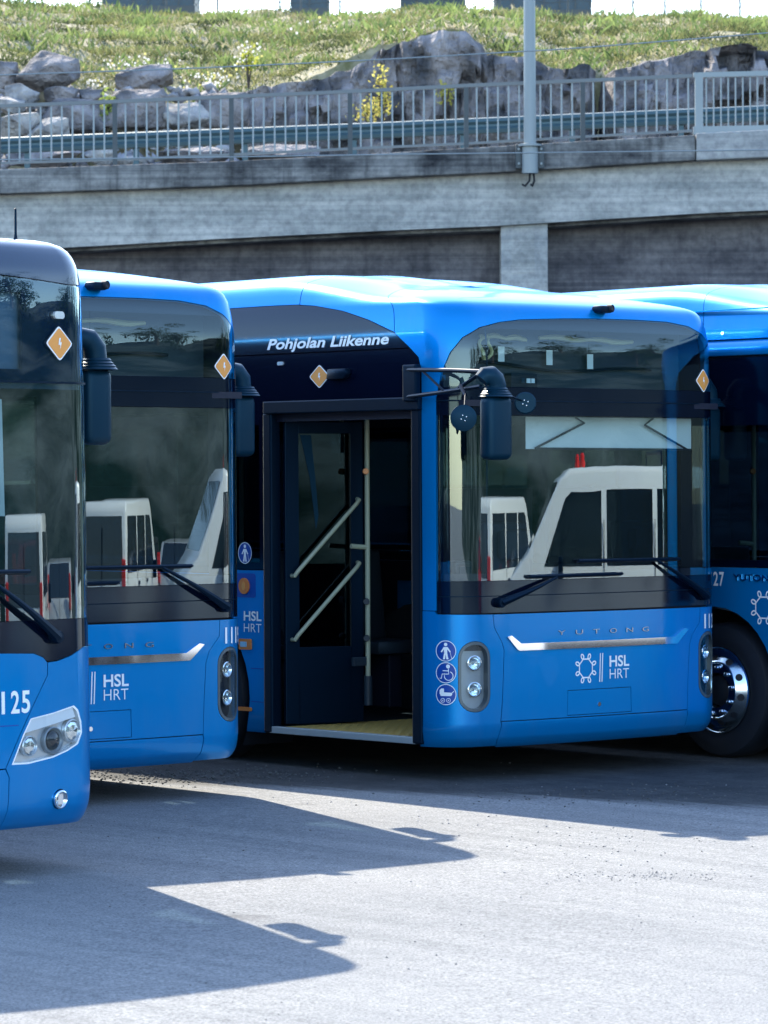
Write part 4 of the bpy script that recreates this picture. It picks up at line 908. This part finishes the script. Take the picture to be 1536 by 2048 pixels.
for x in cols_:
    for Y in rows:
        p = at(x, 500, Y); z = hill_z(x, min(Y, 97))-(max(Y-97, 0)*.02)
        nn = noise.turbulence(Vector((p.x*.5, Y*.5, 0)), 4, False)*.35 if Y < 100 else 0
        vs.append((p.x, Y, z+nn-.12))
nr = len(rows)
for i in range(len(cols_)-1): fs += [(i*nr+j, (i+1)*nr+j, (i+1)*nr+j+1, i*nr+j+1) for j in range(nr-1)]
tag(MB().add(vs, fs).build('hillside', M['soil'], smooth=True), 'grassy hillside rising behind the rock cutting', kind='structure')
# grass
def tufts(n, pxr, tr, hgt, wid, pal, blades=4, lean=.5, jit=.16, mask=None):
    V = []; F = []; C = []; b = 0
    for _ in range(n):
        px = rng.uniform(*pxr); t = rng.uniform(*tr); Y = 73+24*t; p = at(px, 500, Y); x = p.x
        mm = noise.noise(Vector((x*.6, Y*.35, 3.))); m2 = noise.noise(Vector((x*2.1, Y*1.3, 9.)))
        if mask and mask(mm, m2): continue
        z = hill_z(px, Y)+noise.turbulence(Vector((x*.5, Y*.5, 0)), 4, False)*.35-.14
        col = None; k = min(max(.5+mm*.9+m2*.5+rng.normal()*.13, 0), .999)*(len(pal)-1); i = int(k); col = np.array(pal[i])*(1-(k-i))+np.array(pal[i+1])*(k-i); col = col*1.45
        hh = rng.uniform(*hgt)*(1+.5*m2)
        for _b in range(blades):
            a = rng.uniform(0, 6.283); w = rng.uniform(*wid); ox, oy = rng.normal(size=2)*jit; l = rng.normal(size=2)*lean*hh; dx, dy = math.cos(a)*w, math.sin(a)*w
            bx, by = x+ox, Y+oy
            V += [(bx-dx, by-dy, z), (bx+dx, by+dy, z), (bx+l[0]*.5+dx*.7, by+l[1]*.5+dy*.7, z+hh*.6), (bx+l[0], by+l[1], z+hh*rng.uniform(.75, 1.1))]
            F += [(b, b+1, b+2), (b, b+2, b+3)]; C += [col*rng.uniform(.8, 1.2)]*2; b += 4
    return V, F, C, b
pal = [(.03, .04, .025), (.065, .08, .035), (.11, .12, .05), (.16, .165, .065), (.21, .2, .11), (.27, .245, .17), (.32, .29, .22)]
V, F, C, b = tufts(36000, (-90, 1640), (0, 1.), (.04, .14), (.01, .024), pal, 4, .7, .2, lambda a, c: a*.6+c > .38)
tag(tri_mesh('grass', np.array(V), np.array(F), np.array(C)), 'wild green and straw grass covering the hillside', 'grass', kind='stuff')
V, F, C, b = tufts(9000, (-90, 1640), (0, .98), (.1, .3), (.015, .04), [(.015, .035, .02), (.04, .075, .03), (.09, .13, .05), (.16, .2, .07)], 6, .5, .22, lambda a, c: a+c < .28)
tag(tri_mesh('weeds', np.array(V), np.array(F), np.array(C)), 'taller leafy weeds in darker clumps on the grassy hillside', 'weeds', kind='stuff')
V = []; F = []; C = []; b = 0
for cx, cy, sx, sy, n_ in ((430, 150, 30, 6, 40), (410, 165, 20, 4, 25), (280, 128, 40, 8, 50), (190, 165, 12, 8, 20), (495, 110, 14, 10, 40), (330, 185, 60, 6, 25), (700, 60, 120, 20, 12)):
    for _ in range(n_):
        px, py = cx+rng.normal()*sx, cy+rng.normal()*sy; p = at(px, py, 72.9); s = rng.uniform(.01, .024)
        V += [(p.x-s, p.y, p.z-s), (p.x+s, p.y, p.z-s), (p.x+s, p.y, p.z+s), (p.x-s, p.y, p.z+s)]; F += [(b, b+1, b+2), (b, b+2, b+3)]; b += 4; c = np.array((.62, .62, .6)) if rng.random() < .75 else np.array((.6, .55, .2)); C += [c]*2
tag(tri_mesh('wild_flowers', np.array(V), np.array(F), np.array(C)), 'pale wild flowers at the foot of the grass by the rocks', 'flowers', kind='stuff')
# rock faces
def cliff(name, label, x0, x1, m, Y=71.6, seed=0.):
    cx = list(range(x0, x1+1, 5)); rows = 22; vs = []; fs = []
    for x in cx:
        top = at(x, cl(x), Y); zb = deck(x)-.6
        edge = min(1, min(x-x0, x1-x)/25.)
        for j in range(rows+5):
            if j <= rows: z = zb+(top.z-zb)*j/rows; Yd = Y+.5*(j/rows)**2; v = 1.
            else: z = top.z+.05*(j-rows); Yd = Y+.5+.55*(j-rows); v = .3
            p = Vector((top.x*.9+seed, z*.75, seed)); w = Vector((top.x*.35, z*.8, 2+seed))
            d = (noise.cell(p*.6+noise.noise_vector(p*.7)*.8)-.5)*.35+(noise.cell(p*2.6+noise.noise_vector(p*2)*.4)-.5)*.16+noise.turbulence(p*2.4, 4, True)*.16
            crack = .25 if noise.voronoi(Vector((top.x*.75, z*.5, seed)))[0][1]-noise.voronoi(Vector((top.x*.75, z*.5, seed)))[0][0] < .06 else 0
            vs.append((top.x+noise.noise(p*3)*.06, Yd+d*v*edge+crack*.3*v+(1-edge)*1.2, z+noise.noise(p*4.)*.05*(1 if j < rows else 1.4)))
    nr = rows+5
    for i in range(len(cx)-1): fs += [(i*nr+j, (i+1)*nr+j, (i+1)*nr+j+1, i*nr+j+1) for j in range(nr-1)]
    o = MB().add(vs, fs).build(name, m); 
    return tag(o, label, 'rock')
cliff('rock_face', 'tall dark rock face with a humped top behind the lamp post', 470, 1204, M['rock'], seed=1.3)
cliff('rock_face', 'dark rock face with pale ledge beside the pale section of railing', 1206, 2100, M['rock'], 71.4, seed=5.1)
def boulder(cx, cy, w, h, label, m='rock', Y=71., seed=0, top=None, depth=1.):
    r = np.random.default_rng(seed+11); c = at(cx, cy, Y); sx = w*Y/FPX/2; sz = h*Y/FPX/2; bm = bmesh.new()
    for _ in range(16):
        q = r.normal(size=3); q /= np.abs(q).max()**.75*np.linalg.norm(q)**.25; bm.verts.new((q[0]*sx, q[1]*sx*depth*.8, q[2]*sz))
    for q in (top or []): bm.verts.new((q[0]*sx, q[1]*sx*.5, q[2]*sz))
    res = bmesh.ops.convex_hull(bm, input=bm.verts); bmesh.ops.delete(bm, geom=[v for v in bm.verts if not v.link_faces], context='VERTS')
    bmesh.ops.dissolve_limit(bm, angle_limit=.25, verts=bm.verts, edges=bm.edges); bmesh.ops.triangulate(bm, faces=bm.faces)
    bmesh.ops.bevel(bm, geom=bm.edges[:], offset=min(sx, sz)*.06, segments=1, affect='EDGES', clamp_overlap=True)
    bmesh.ops.triangulate(bm, faces=bm.faces); bmesh.ops.subdivide_edges(bm, edges=[e for e in bm.edges if e.calc_length() > .25], cuts=2, use_grid_fill=False)
    bmesh.ops.triangulate(bm, faces=bm.faces)
    for v in bm.verts: v.co += noise.noise_vector(v.co*2.2+Vector((seed, 0, 0)))*.05
    bmesh.ops.recalc_face_normals(bm, faces=bm.faces)
    me = bpy.data.meshes.new('boulder'); bm.to_mesh(me); bm.free(); o = link('boulder', me, M[m]); o.location = c; return tag(o, label, 'boulder', 'boulders heaped under the grass')
BL = [(95, 143, 128, 84, 'big peaked boulder with a sunlit crest at the grass edge', 'rock', 71.9, 1, [(-.2, 0, 1.1), (.9, 0, .1)]),
      (8, 150, 60, 66, 'dark blocky boulder beside the big peaked one', 'rock', 72.0, 2, None),
      (122, 196, 74, 42, 'flat-topped block lying under the peaked boulder', 'rock', 71.4, 3, [(-1, 0, .9), (1, 0, .9)]),
      (182, 194, 46, 34, 'small dark square block next to tufts of weeds', 'rock', 71.6, 4, [(-1, 0, 1), (1, 0, 1)]),
      (285, 158, 122, 54, 'long dark boulder lying alone in the grass', 'rock', 72.6, 5, [(-.9, 0, .4), (.95, 0, 1.)]),
      (150, 236, 140, 76, 'large purple boulder with a sloping face above the crash barrier', 'rock', 70.9, 6, [(-.5, 0, 1), (1, 0, -.3)]),
      (38, 252, 92, 52, 'broad pale sunlit slab behind the railing', 'rock2', 70.4, 7, [(-1, 0, .5), (.3, 0, 1)]),
      (100, 258, 92, 44, 'jagged pale rock resting against the purple boulder', 'rock2', 70.2, 8, [(-.2, 0, 1)]),
      (45, 190, 76, 50, 'rough grey boulder in the middle of the heap', 'rock2', 71.3, 9, None),
      (20, 212, 60, 40, 'tilted grey stone above the broad pale slab', 'rock2', 70.9, 10, None),
      (268, 222, 132, 84, 'wedge-shaped boulder with a bright slanting top', 'rock', 70.9, 11, [(-1, 0, .2), (.9, 0, 1.1), (1, 0, -.8)]),
      (366, 236, 120, 60, 'upright bluish block between the wedge boulder and the rock face', 'rock2', 71.2, 12, [(-1, 0, 1), (1, 0, 1)]),
      (446, 226, 110, 84, 'cracked purple block at the end of the rock face', 'rock', 71.3, 13, [(-1, 0, .8), (.9, 0, 1)]),
      (200, 312, 64, 40, 'sharp pale stone below the crash barrier', 'rock2', 69.6, 14, [(.1, 0, 1.1)]),
      (262, 326, 66, 30, 'low pale stone on the verge below the crash barrier', 'rock2', 69.4, 15, None),
      (90, 318, 150, 40, 'low dark rock along the verge behind the railing', 'rock', 69.6, 16, [(-1, 0, .7), (1, 0, .7)]),
      (390, 316, 150, 40, 'long dark rock with weeds under the crash barrier', 'rock', 69.6, 17, [(-1, 0, .7), (1, 0, .5)]),
      (560, 305, 160, 30, 'low broken rock ledge at the foot of the rock face', 'rock', 69.6, 18, [(-1, 0, .6), (1, 0, .9)])]
for cx, cy, w, h, lab, m_, Y, sd_, tp in BL: boulder(cx, cy, w, h, lab, m_, Y, sd_, tp)
V = []; F = []; C = []; b = 0
for _ in range(420):
    px = rng.uniform(-60, 470); py = rng.uniform(170, 330); Y = 72.4-(py-170)/160*2.6; p = at(px, py+8, Y); s = rng.uniform(.05, .2); o = np.array([[1, 0, 0], [-1, 0, 0], [0, 1, 0], [0, -1, 0], [0, 0, .8], [0, 0, -.6]])+rng.normal(size=(6, 3))*.25
    V += list(o*s+np.array(p)); F += [(b+i, b+j, b+k) for i, j, k in ((0, 2, 4), (2, 1, 4), (1, 3, 4), (3, 0, 4), (2, 0, 5), (1, 2, 5), (3, 1, 5), (0, 3, 5))]; b += 6; C += [np.array((.27, .265, .28))*rng.uniform(.5, 1.3)]*8
tag(tri_mesh('rubble', np.array(V), np.array(F), np.array(C), m=M['leafstone']), 'small broken stones between the boulders', 'rubble', kind='stuff')
def bush(cx, cy, w, h, label, col, Y=70.6, n=260, group=None):
    c = at(cx, cy+h/2, Y); k = Y/FPX; root = empty('shrub', c); tag(root, label, 'shrub', group)
    V = []; F = []; C = []; b = 0; g = MB()
    for q in range(5):
        a = rng.uniform(-.5, .5); top = Vector((a*w*k*.6, rng.normal()*.1, h*k*rng.uniform(.6, .95))); g.tube([(0, 0, -.3), top*.5+Vector((a*.05, 0, 0)), top], [.02, .012, .005], 5)
    g.build('stem', M['bark'], root)
    for _ in range(n):
        q = rng.normal(size=3)*.33; p = np.array((q[0]*w*k, q[1]*w*k*.7, h*k*(.5+q[2])))
        if p[2] < 0: continue
        s = rng.uniform(.025, .06); d1 = rng.normal(size=3); d1 /= np.linalg.norm(d1); d2 = np.cross(d1, rng.normal(size=3)); d2 /= np.linalg.norm(d2)
        V += [p-d1*s, p+d2*s*.6, p+d1*s, p-d2*s*.6]; F += [(b, b+1, b+2), (b, b+2, b+3)]; b += 4; C += [np.array(col)*rng.uniform(.7, 1.25)]*2
    tri_mesh('foliage', np.array(V), np.array(F), np.array(C), root)
bush(765, 190, 34, 80, 'taller pale yellow shrub against the rock face behind the railing', (.55, .5, .14))
bush(738, 222, 46, 40, 'low pale yellow shrub beside the taller one at the rock face', (.55, .5, .16), n=220)
bush(890, 188, 26, 38, 'small yellow shrub growing from the dark rock face', (.5, .46, .12), 70.9, 140)
bush(497, 122, 24, 50, 'yellow-green sprig at the edge of the grass above the boulders', (.4, .42, .08), 72.6, 120)
bush(215, 215, 22, 56, 'green weed growing between two dark boulders', (.25, .32, .08), 70.6, 120)
bush(30, 12, 120, 70, 'broad green bush at the top of the grassy hillside', (.12, .2, .05), 95., 700)
# fence and sheds on the ridge
FN = empty('ridge_fence', (0, 97, 0)); tag(FN, 'wire mesh fence with thin posts along the top of the hillside', 'fence')
for x in (333, 435, 560, 602, 680, 866, 1000, 1136, 1266, 1330, 1402, 1480, 180, 60):
    p = at(x, gtop(x)+6, 97.); o = MB().tube([(p.x, 97, p.z-.3), (p.x, 97, p.z+1.9)], .028, 8).build('post', M['post'], FN); o.location = (0, -97, 0)
for dz in (.35, 1.0, 1.8):
    o = MB().tube([(at(x, 500, 97).x, 97, at(x, gtop(x)+6, 97.).z+dz+.05*math.sin(x*.05)) for x in range(-400, 2000, 60)], .009, 5).build('wire', M['post'], FN); o.location = (0, -97, 0)
g = MB()
for k in range(0, 150):
    x = -100+12*k; p = at(x, gtop(x)+6, 97.); p2 = at(x+60, gtop(x+60)+6, 97.)
    for a, b_ in ((p, p2), (p2, p)): g.add([(a.x, 97, a.z), (a.x+.012, 97, a.z), (b_.x+.012, 97, b_.z+1.0), (b_.x, 97, b_.z+1.0)], [(0, 1, 2, 3)])
o = g.build('wire_mesh', M['post'], FN); o['kind'] = 'stuff'; o.location = (0, -97, 0)
for x0, x1, yb, Y, lab in ((205, 388, 9, 118, 'long low dark shed on the ridge behind the bush'), (582, 656, 13, 116, 'narrow dark blue shed behind a leaning fence post'), (802, 930, 14, 121, 'dark mottled shed on the ridge above the humped rock'), (994, 1182, 17, 119, 'wide dark blue shed standing behind the lamp post')):
    a, b_ = at(x0, yb, Y), at(x1, yb, Y); S_ = empty('shed', ((a.x+b_.x)/2, Y, a.z-.5)); tag(S_, lab, 'shed', 'sheds on the ridge'); w = b_.x-a.x
    MB().box((0, 2, 1.7), (w, 4, 3.4)).build('wall', M['shed'], S_); MB().box((0, 2, 3.5), (w+.4, 4.5, .2)).build('roof', M['roofing'], S_, bevel=.03); MB().box((0, -.03, .2), (w+.06, .05, .5)).build('plinth', M['post'], S_)
    n_ = max(2, int(w/.45))
    for k in range(n_+1): MB().box((-w/2+w*k/n_, -.02, 2.), (.05, .04, 3.)).build('cladding_rib', M['post'], S_)
def wire(pts, label):
    o = MB().tube([at(x, y, 48.) for x, y in pts], .009, 6).build('overhead_wire', M['galv']); tag(o, label, 'wire')
ww = line([(-900, 178), (0, 150), (380, 137), (768, 119), (970, 107), (1136, 98), (1536, 66), (2600, -40)])
wire([(x, ww(x)) for x in range(-900, 2601, 100)], 'thin overhead wire crossing in front of the boulders and rock faces')
ww2 = line([(-900, 330), (400, 315), (768, 309), (1536, 300), (2600, 285)])
wire([(x, ww2(x)) for x in range(-900, 2601, 100)], 'thin overhead wire running just below the railing along the edge beam')
# ------------------------------------------------------------------ buses
def place(name, f, x, y, yaw, z): return f(name, (x, y, z), R(90-yaw))
RY = 49.
BC = std_bus('city_bus', (1.446, 23.93, 0), R(90-RY), '1121')
tag(BC, 'blue city bus with its front door standing open and operator name over it', 'bus', 'blue city buses parked in the yard')
index_children()
BB = copy_tree(BC); BB.location = (-1.72, 21.313, .028); tag(BB, 'blue city bus numbered 1119 between the open-door bus and bus 125', 'bus')
for o in [c for c in bpy.data.objects if c.parent == BB and c.name.startswith('number_digit')]: bpy.data.objects.remove(o)
digits(STD, BB, '1119', 1.02, 1.25, .937, .1)
for o in [c for c in bpy.data.objects if c.parent == BB and c.name.startswith('sun_blind')]:
    for c in [q for q in bpy.data.objects if q.parent == o]: bpy.data.objects.remove(c)
    bpy.data.objects.remove(o)
BD = std_bus('city_bus', (4.196, 25.075, -.009), R(90-50.3), '1127', wy=1.4, door=False, ledge=True, full=False)
tag(BD, 'blue city bus seen from the side with polished front wheel and number 27', 'bus', 'blue city buses parked in the yard')
BA = bus_a('city_bus', (-2.268, 16.98, .03), R(90-RY))
tag(BA, 'blue city bus numbered 125 with navy roof dome and triple round headlamps', 'bus', 'blue city buses parked in the yard')

# ------------------------------------------------------------------ what the windscreens mirror: parked vans, cars and the bank on the far side
def car(name, label, cat, loc, rz, prof, wid, wins, front, rear, wheels, paint, group, beacon=False, wr=.33):
    T = empty(name, loc, rz); h = wid/2
    tag(T, label, cat, group)
    MB().prism(prof, lambda x, z, d: (x, d*(1-.05*max(0, z-1.)), z), -h, h).build('body', paint, T, smooth=True, bevel=.05, seg=3)
    for s in (-1, 1):
        for w in wins:
            o = MB().prism(w, lambda x, z, d: (x, s*(h*(1-.05*max(0, z-1.))+d), z), -.01, .004).build('window', M['vglass'], T)
        for x in wheels:
            t = MB().lathe([(.2, -.2), (wr-.03, -.2), (wr, -.17), (wr, -.03), (wr-.03, 0), (.2, 0)], (x, s*(h-.01), wr), (0, s, 0), 24, True).build('wheel', M['rubber'], T, smooth=True)
            MB().lathe([(.21, -.02), (.2, .004), (.12, .0), (.05, .01), (0, .01)], (x, s*(h-.01), wr), (0, s, 0), 16).build('hub_cap', M['grey'], t, smooth=True)
        MB().box((prof[-1][0]*.0+wins[0][0][0]-.0+.95, s*(h+.12), 1.12), (.1, .16, .22)).build('mirror', M['trim'], T, bevel=.02)
        for w in wins[:2]: MB().box((w[0][0]+.14, s*(h+.012), w[0][1]-.14), (.2, .03, .045)).build('door_handle', M['trim'], T, bevel=.008)
    for (x0, z0, x1, z1), nm in ((front, 'windscreen'), (rear, 'rear_window')):
        ax = Vector((x1-x0, 0, z1-z0)); nrm = Vector((ax.z, 0, -ax.x)).normalized(); nrm = -nrm if (nrm.x < 0) == (nm == 'windscreen') else nrm
        q = [Vector((x0, -h*.86, z0)), Vector((x0, h*.86, z0)), Vector((x1, h*.8, z1)), Vector((x1, -h*.8, z1))]
        MB().add([p+nrm*.012 for p in q]+[p-nrm*.02 for p in q], [(0, 1, 2, 3), (7, 6, 5, 4), (0, 4, 5, 1), (1, 5, 6, 2), (2, 6, 7, 3), (3, 7, 4, 0)]).build(nm, M['vglass'], T)
    xf = max(p[0] for p in prof); xr = min(p[0] for p in prof)
    for s in (-1, 1):
        MB().box((xf-.03, s*h*.72, .78), (.1, .3, .16)).build('headlight', M['silver'], T, bevel=.03); MB().box((xr+.02, s*h*.88, 1.1), (.08, .14, .4)).build('tail_light', M['red'], T, bevel=.02)
    for s in (-1, 1):
        for w in wins: MB().box((w[0][0]-.05, s*(h+.002), .98), (.012, .012, 1.1)).build('door_seam', M['trim'], T)
        MB().box((0, s*(h+.006), .46), (xf-xr-1.6, .03, .12)).build('sill', M['trim'], T, bevel=.01)
    MB().box((xr-.01, 0, .74), (.03, .52, .12)).build('number_plate', M['white'], T); MB().box((xr-.004, 0, 1.1), (.02, .02, 1.1)).build('rear_door_seam', M['trim'], T)
    MB().box((xf-.0, 0, .72), (.06, wid*.45, .12)).build('grille', M['trim'], T, bevel=.01)
    MB().box((xf-.02, 0, .48), (.1, wid*.9, .2)).build('bumper', M['trim'], T, bevel=.03); MB().box((xr+.02, 0, .48), (.1, wid*.9, .2)).build('bumper', M['trim'], T, bevel=.03)
    if beacon:
        for x, y in ((.7, -.5), (.7, .5)): MB().lathe([(.07, 0), (.07, .05), (.05, .05), (.05, .09), (.03, .11), (0, .11)], (x, y, prof[4][1]), (0, 0, 1), 14).build('beacon', M['red'], T, smooth=True)
        MB().tube([(-1.2, -.7, prof[4][1]), (-1.2, -.7, prof[4][1]+.1), (-1.2, .7, prof[4][1]+.1), (-1.2, .7, prof[4][1])], .02, 6).build('roof_bar', M['trim'], T)
    return T
VP = [(-2.45, .38), (-2.45, 1.0), (-2.38, 1.86), (-2.28, 1.95), (1.02, 1.97), (1.25, 1.9), (1.98, 1.25), (2.36, 1.05), (2.45, .85), (2.45, .38)]
VW = [[(.32, 1.14), (1.62, 1.14), (1.14, 1.72), (1.0, 1.78), (.32, 1.78)], [(-.9, 1.14), (.2, 1.14), (.2, 1.78), (-.9, 1.78)], [(-2.25, 1.14), (-1.02, 1.14), (-1.02, 1.78), (-2.2, 1.78)]]
def van(label, loc, rz, beacon=False): return car('van', label, 'van', loc, rz, VP, 1.9, VW, (1.93, 1.28, 1.3, 1.86), (-2.44, 1.05, -2.385, 1.78), (-1.5, 1.5), M['vwhite'], 'vans and cars parked across the yard', beacon)
CPF = [(-2.1, .35), (-2.15, .75), (-2.05, 1.0), (-1.35, 1.42), (.3, 1.45), (1.05, 1.0), (1.95, .85), (2.1, .65), (2.1, .35)]
CW = [[(-.05, .98), (.9, .98), (.25, 1.36), (-.05, 1.38)], [(-1.3, .98), (-.13, .98), (-.13, 1.38), (-1.15, 1.37)]]
def hatch(label, loc, rz, col): return car('car', label, 'car', loc, rz, CPF, 1.75, CW, (1.0, 1.02, .35, 1.42), (-2.0, 1.02, -1.42, 1.4), (-1.3, 1.3), mat('car_paint', col, .3, coat=.6), 'vans and cars parked across the yard', wr=.31)
van('white crew van with red roof beacons mirrored in the open-door bus windscreen', (10.4, 23.4, 0), R(-104), True).scale = (1.05, 1.05, 1.07)
van('white van with its tail to the buses mirrored in the windscreen of bus 1119', (17.5, 18.2, -.1), R(8))
hatch('silver hatchback parked beyond the vans opposite the buses', (22, 20.6, -.1), R(10), (.4, .42, .45)); hatch('dark blue hatchback parked next to the silver one opposite the buses', (22.5, 23.2, -.1), R(14), (.03, .05, .1)); hatch('white hatchback parked near the bank opposite the buses', (23.5, 15.2, -.1), R(-10), (.7, .72, .74))
hatch('red hatchback parked behind the tail of the white van opposite the buses', (21, 12.6, -.1), R(6), (.3, .02, .03)); hatch('light blue hatchback parked last in the row opposite the buses', (21.5, 26.2, -.1), R(12), (.2, .3, .4)); hatch('black hatchback standing alone in front of the bank', (24.5, 18.1, -.1), R(4), (.01, .012, .015))
vs = []; fs = []; A_ = list(np.arange(-100, 100, 2.5)); B_ = [27, 28, 29.5, 31, 33, 35, 37, 40, 45, 60]
for y in A_:
    for x in B_:
        t = min((x-27)/13., 1); vs.append((x+noise.noise(Vector((y*.2, x*.3, 0)))*1.2, y, -.2+7.5*t**.8+noise.turbulence(Vector((x*.4, y*.25, 5)), 4, True)*1.3*min(1, (x-27)/3.)))
nb = len(B_)
for i in range(len(A_)-1): fs += [(i*nb+j, (i+1)*nb+j, (i+1)*nb+j+1, i*nb+j+1) for j in range(nb-1)]
M['bank'], _, _ = noisy(mat('rocky_green_bank', (.1, .12, .06), .95, spec=.1), (.006, .02, .018), (.085, .11, .115), .55, 10, .42, .62, bump=1., bscale=1.8, dist=.3, stretch=(1, .3, 1))
tag(MB().add(vs, fs).build('bank', M['bank'], smooth=True), 'rocky green bank on the far side of the yard', kind='structure')
def tree(loc, s, label, proto=[None]):
    root = empty('tree', loc); tag(root, label, 'tree', 'trees on the bank across the yard'); root.scale = (s, s, s)
    if proto[0] is None:
        g = MB().tube([(0, 0, -.5), (.05, 0, 1.5), (-.05, .05, 3.2), (.05, 0, 5.)], [.2, .15, .11, .05], 8)
        for k in range(7):
            a = k*2.4; z = 2.+.4*k; g.tube([(0, 0, z), (math.cos(a)*.8, math.sin(a)*.8, z+.6), (math.cos(a)*1.4, math.sin(a)*1.4, z+1.3)], [.07, .045, .02], 5)
        tr = g.build('trunk', M['bark'], root)
        V = []; F = []; C = []; b = 0; cl_ = [(rng.normal()*.9, rng.normal()*.9, 3.8+rng.normal()*1.1, rng.uniform(.5, .95)) for _ in range(26)]
        for x, y, z, r_ in cl_:
            sh_ = rng.uniform(.6, 1.3)
            for _ in range(110):
                q = rng.normal(size=3); q = q/np.linalg.norm(q)*r_*rng.uniform(.6, 1.05); p = np.array((x, y, z))+q; s_ = rng.uniform(.06, .13); d1 = rng.normal(size=3); d1 /= np.linalg.norm(d1); d2 = np.cross(d1, rng.normal(size=3)); d2 /= np.linalg.norm(d2)
                V += [p-d1*s_, p+d2*s_*.7, p+d1*s_, p-d2*s_*.7]; F += [(b, b+1, b+2), (b, b+2, b+3)]; b += 4; C += [np.array((.05, .09, .03))*sh_*rng.uniform(.8, 1.2)]*2
        cr = tri_mesh('crown', np.array(V), np.array(F), np.array(C), root); proto[0] = (tr, cr)
    else:
        for o in proto[0]: c = o.copy(); COL.objects.link(c); c.parent = root
for k in range(26): tree((39+3*math.sin(k*2.1), -24+3.4*k+1.*math.sin(k*3.3), 4.6), 1.+.3*math.sin(k*1.7), 'leafy tree standing along the top of the far bank')
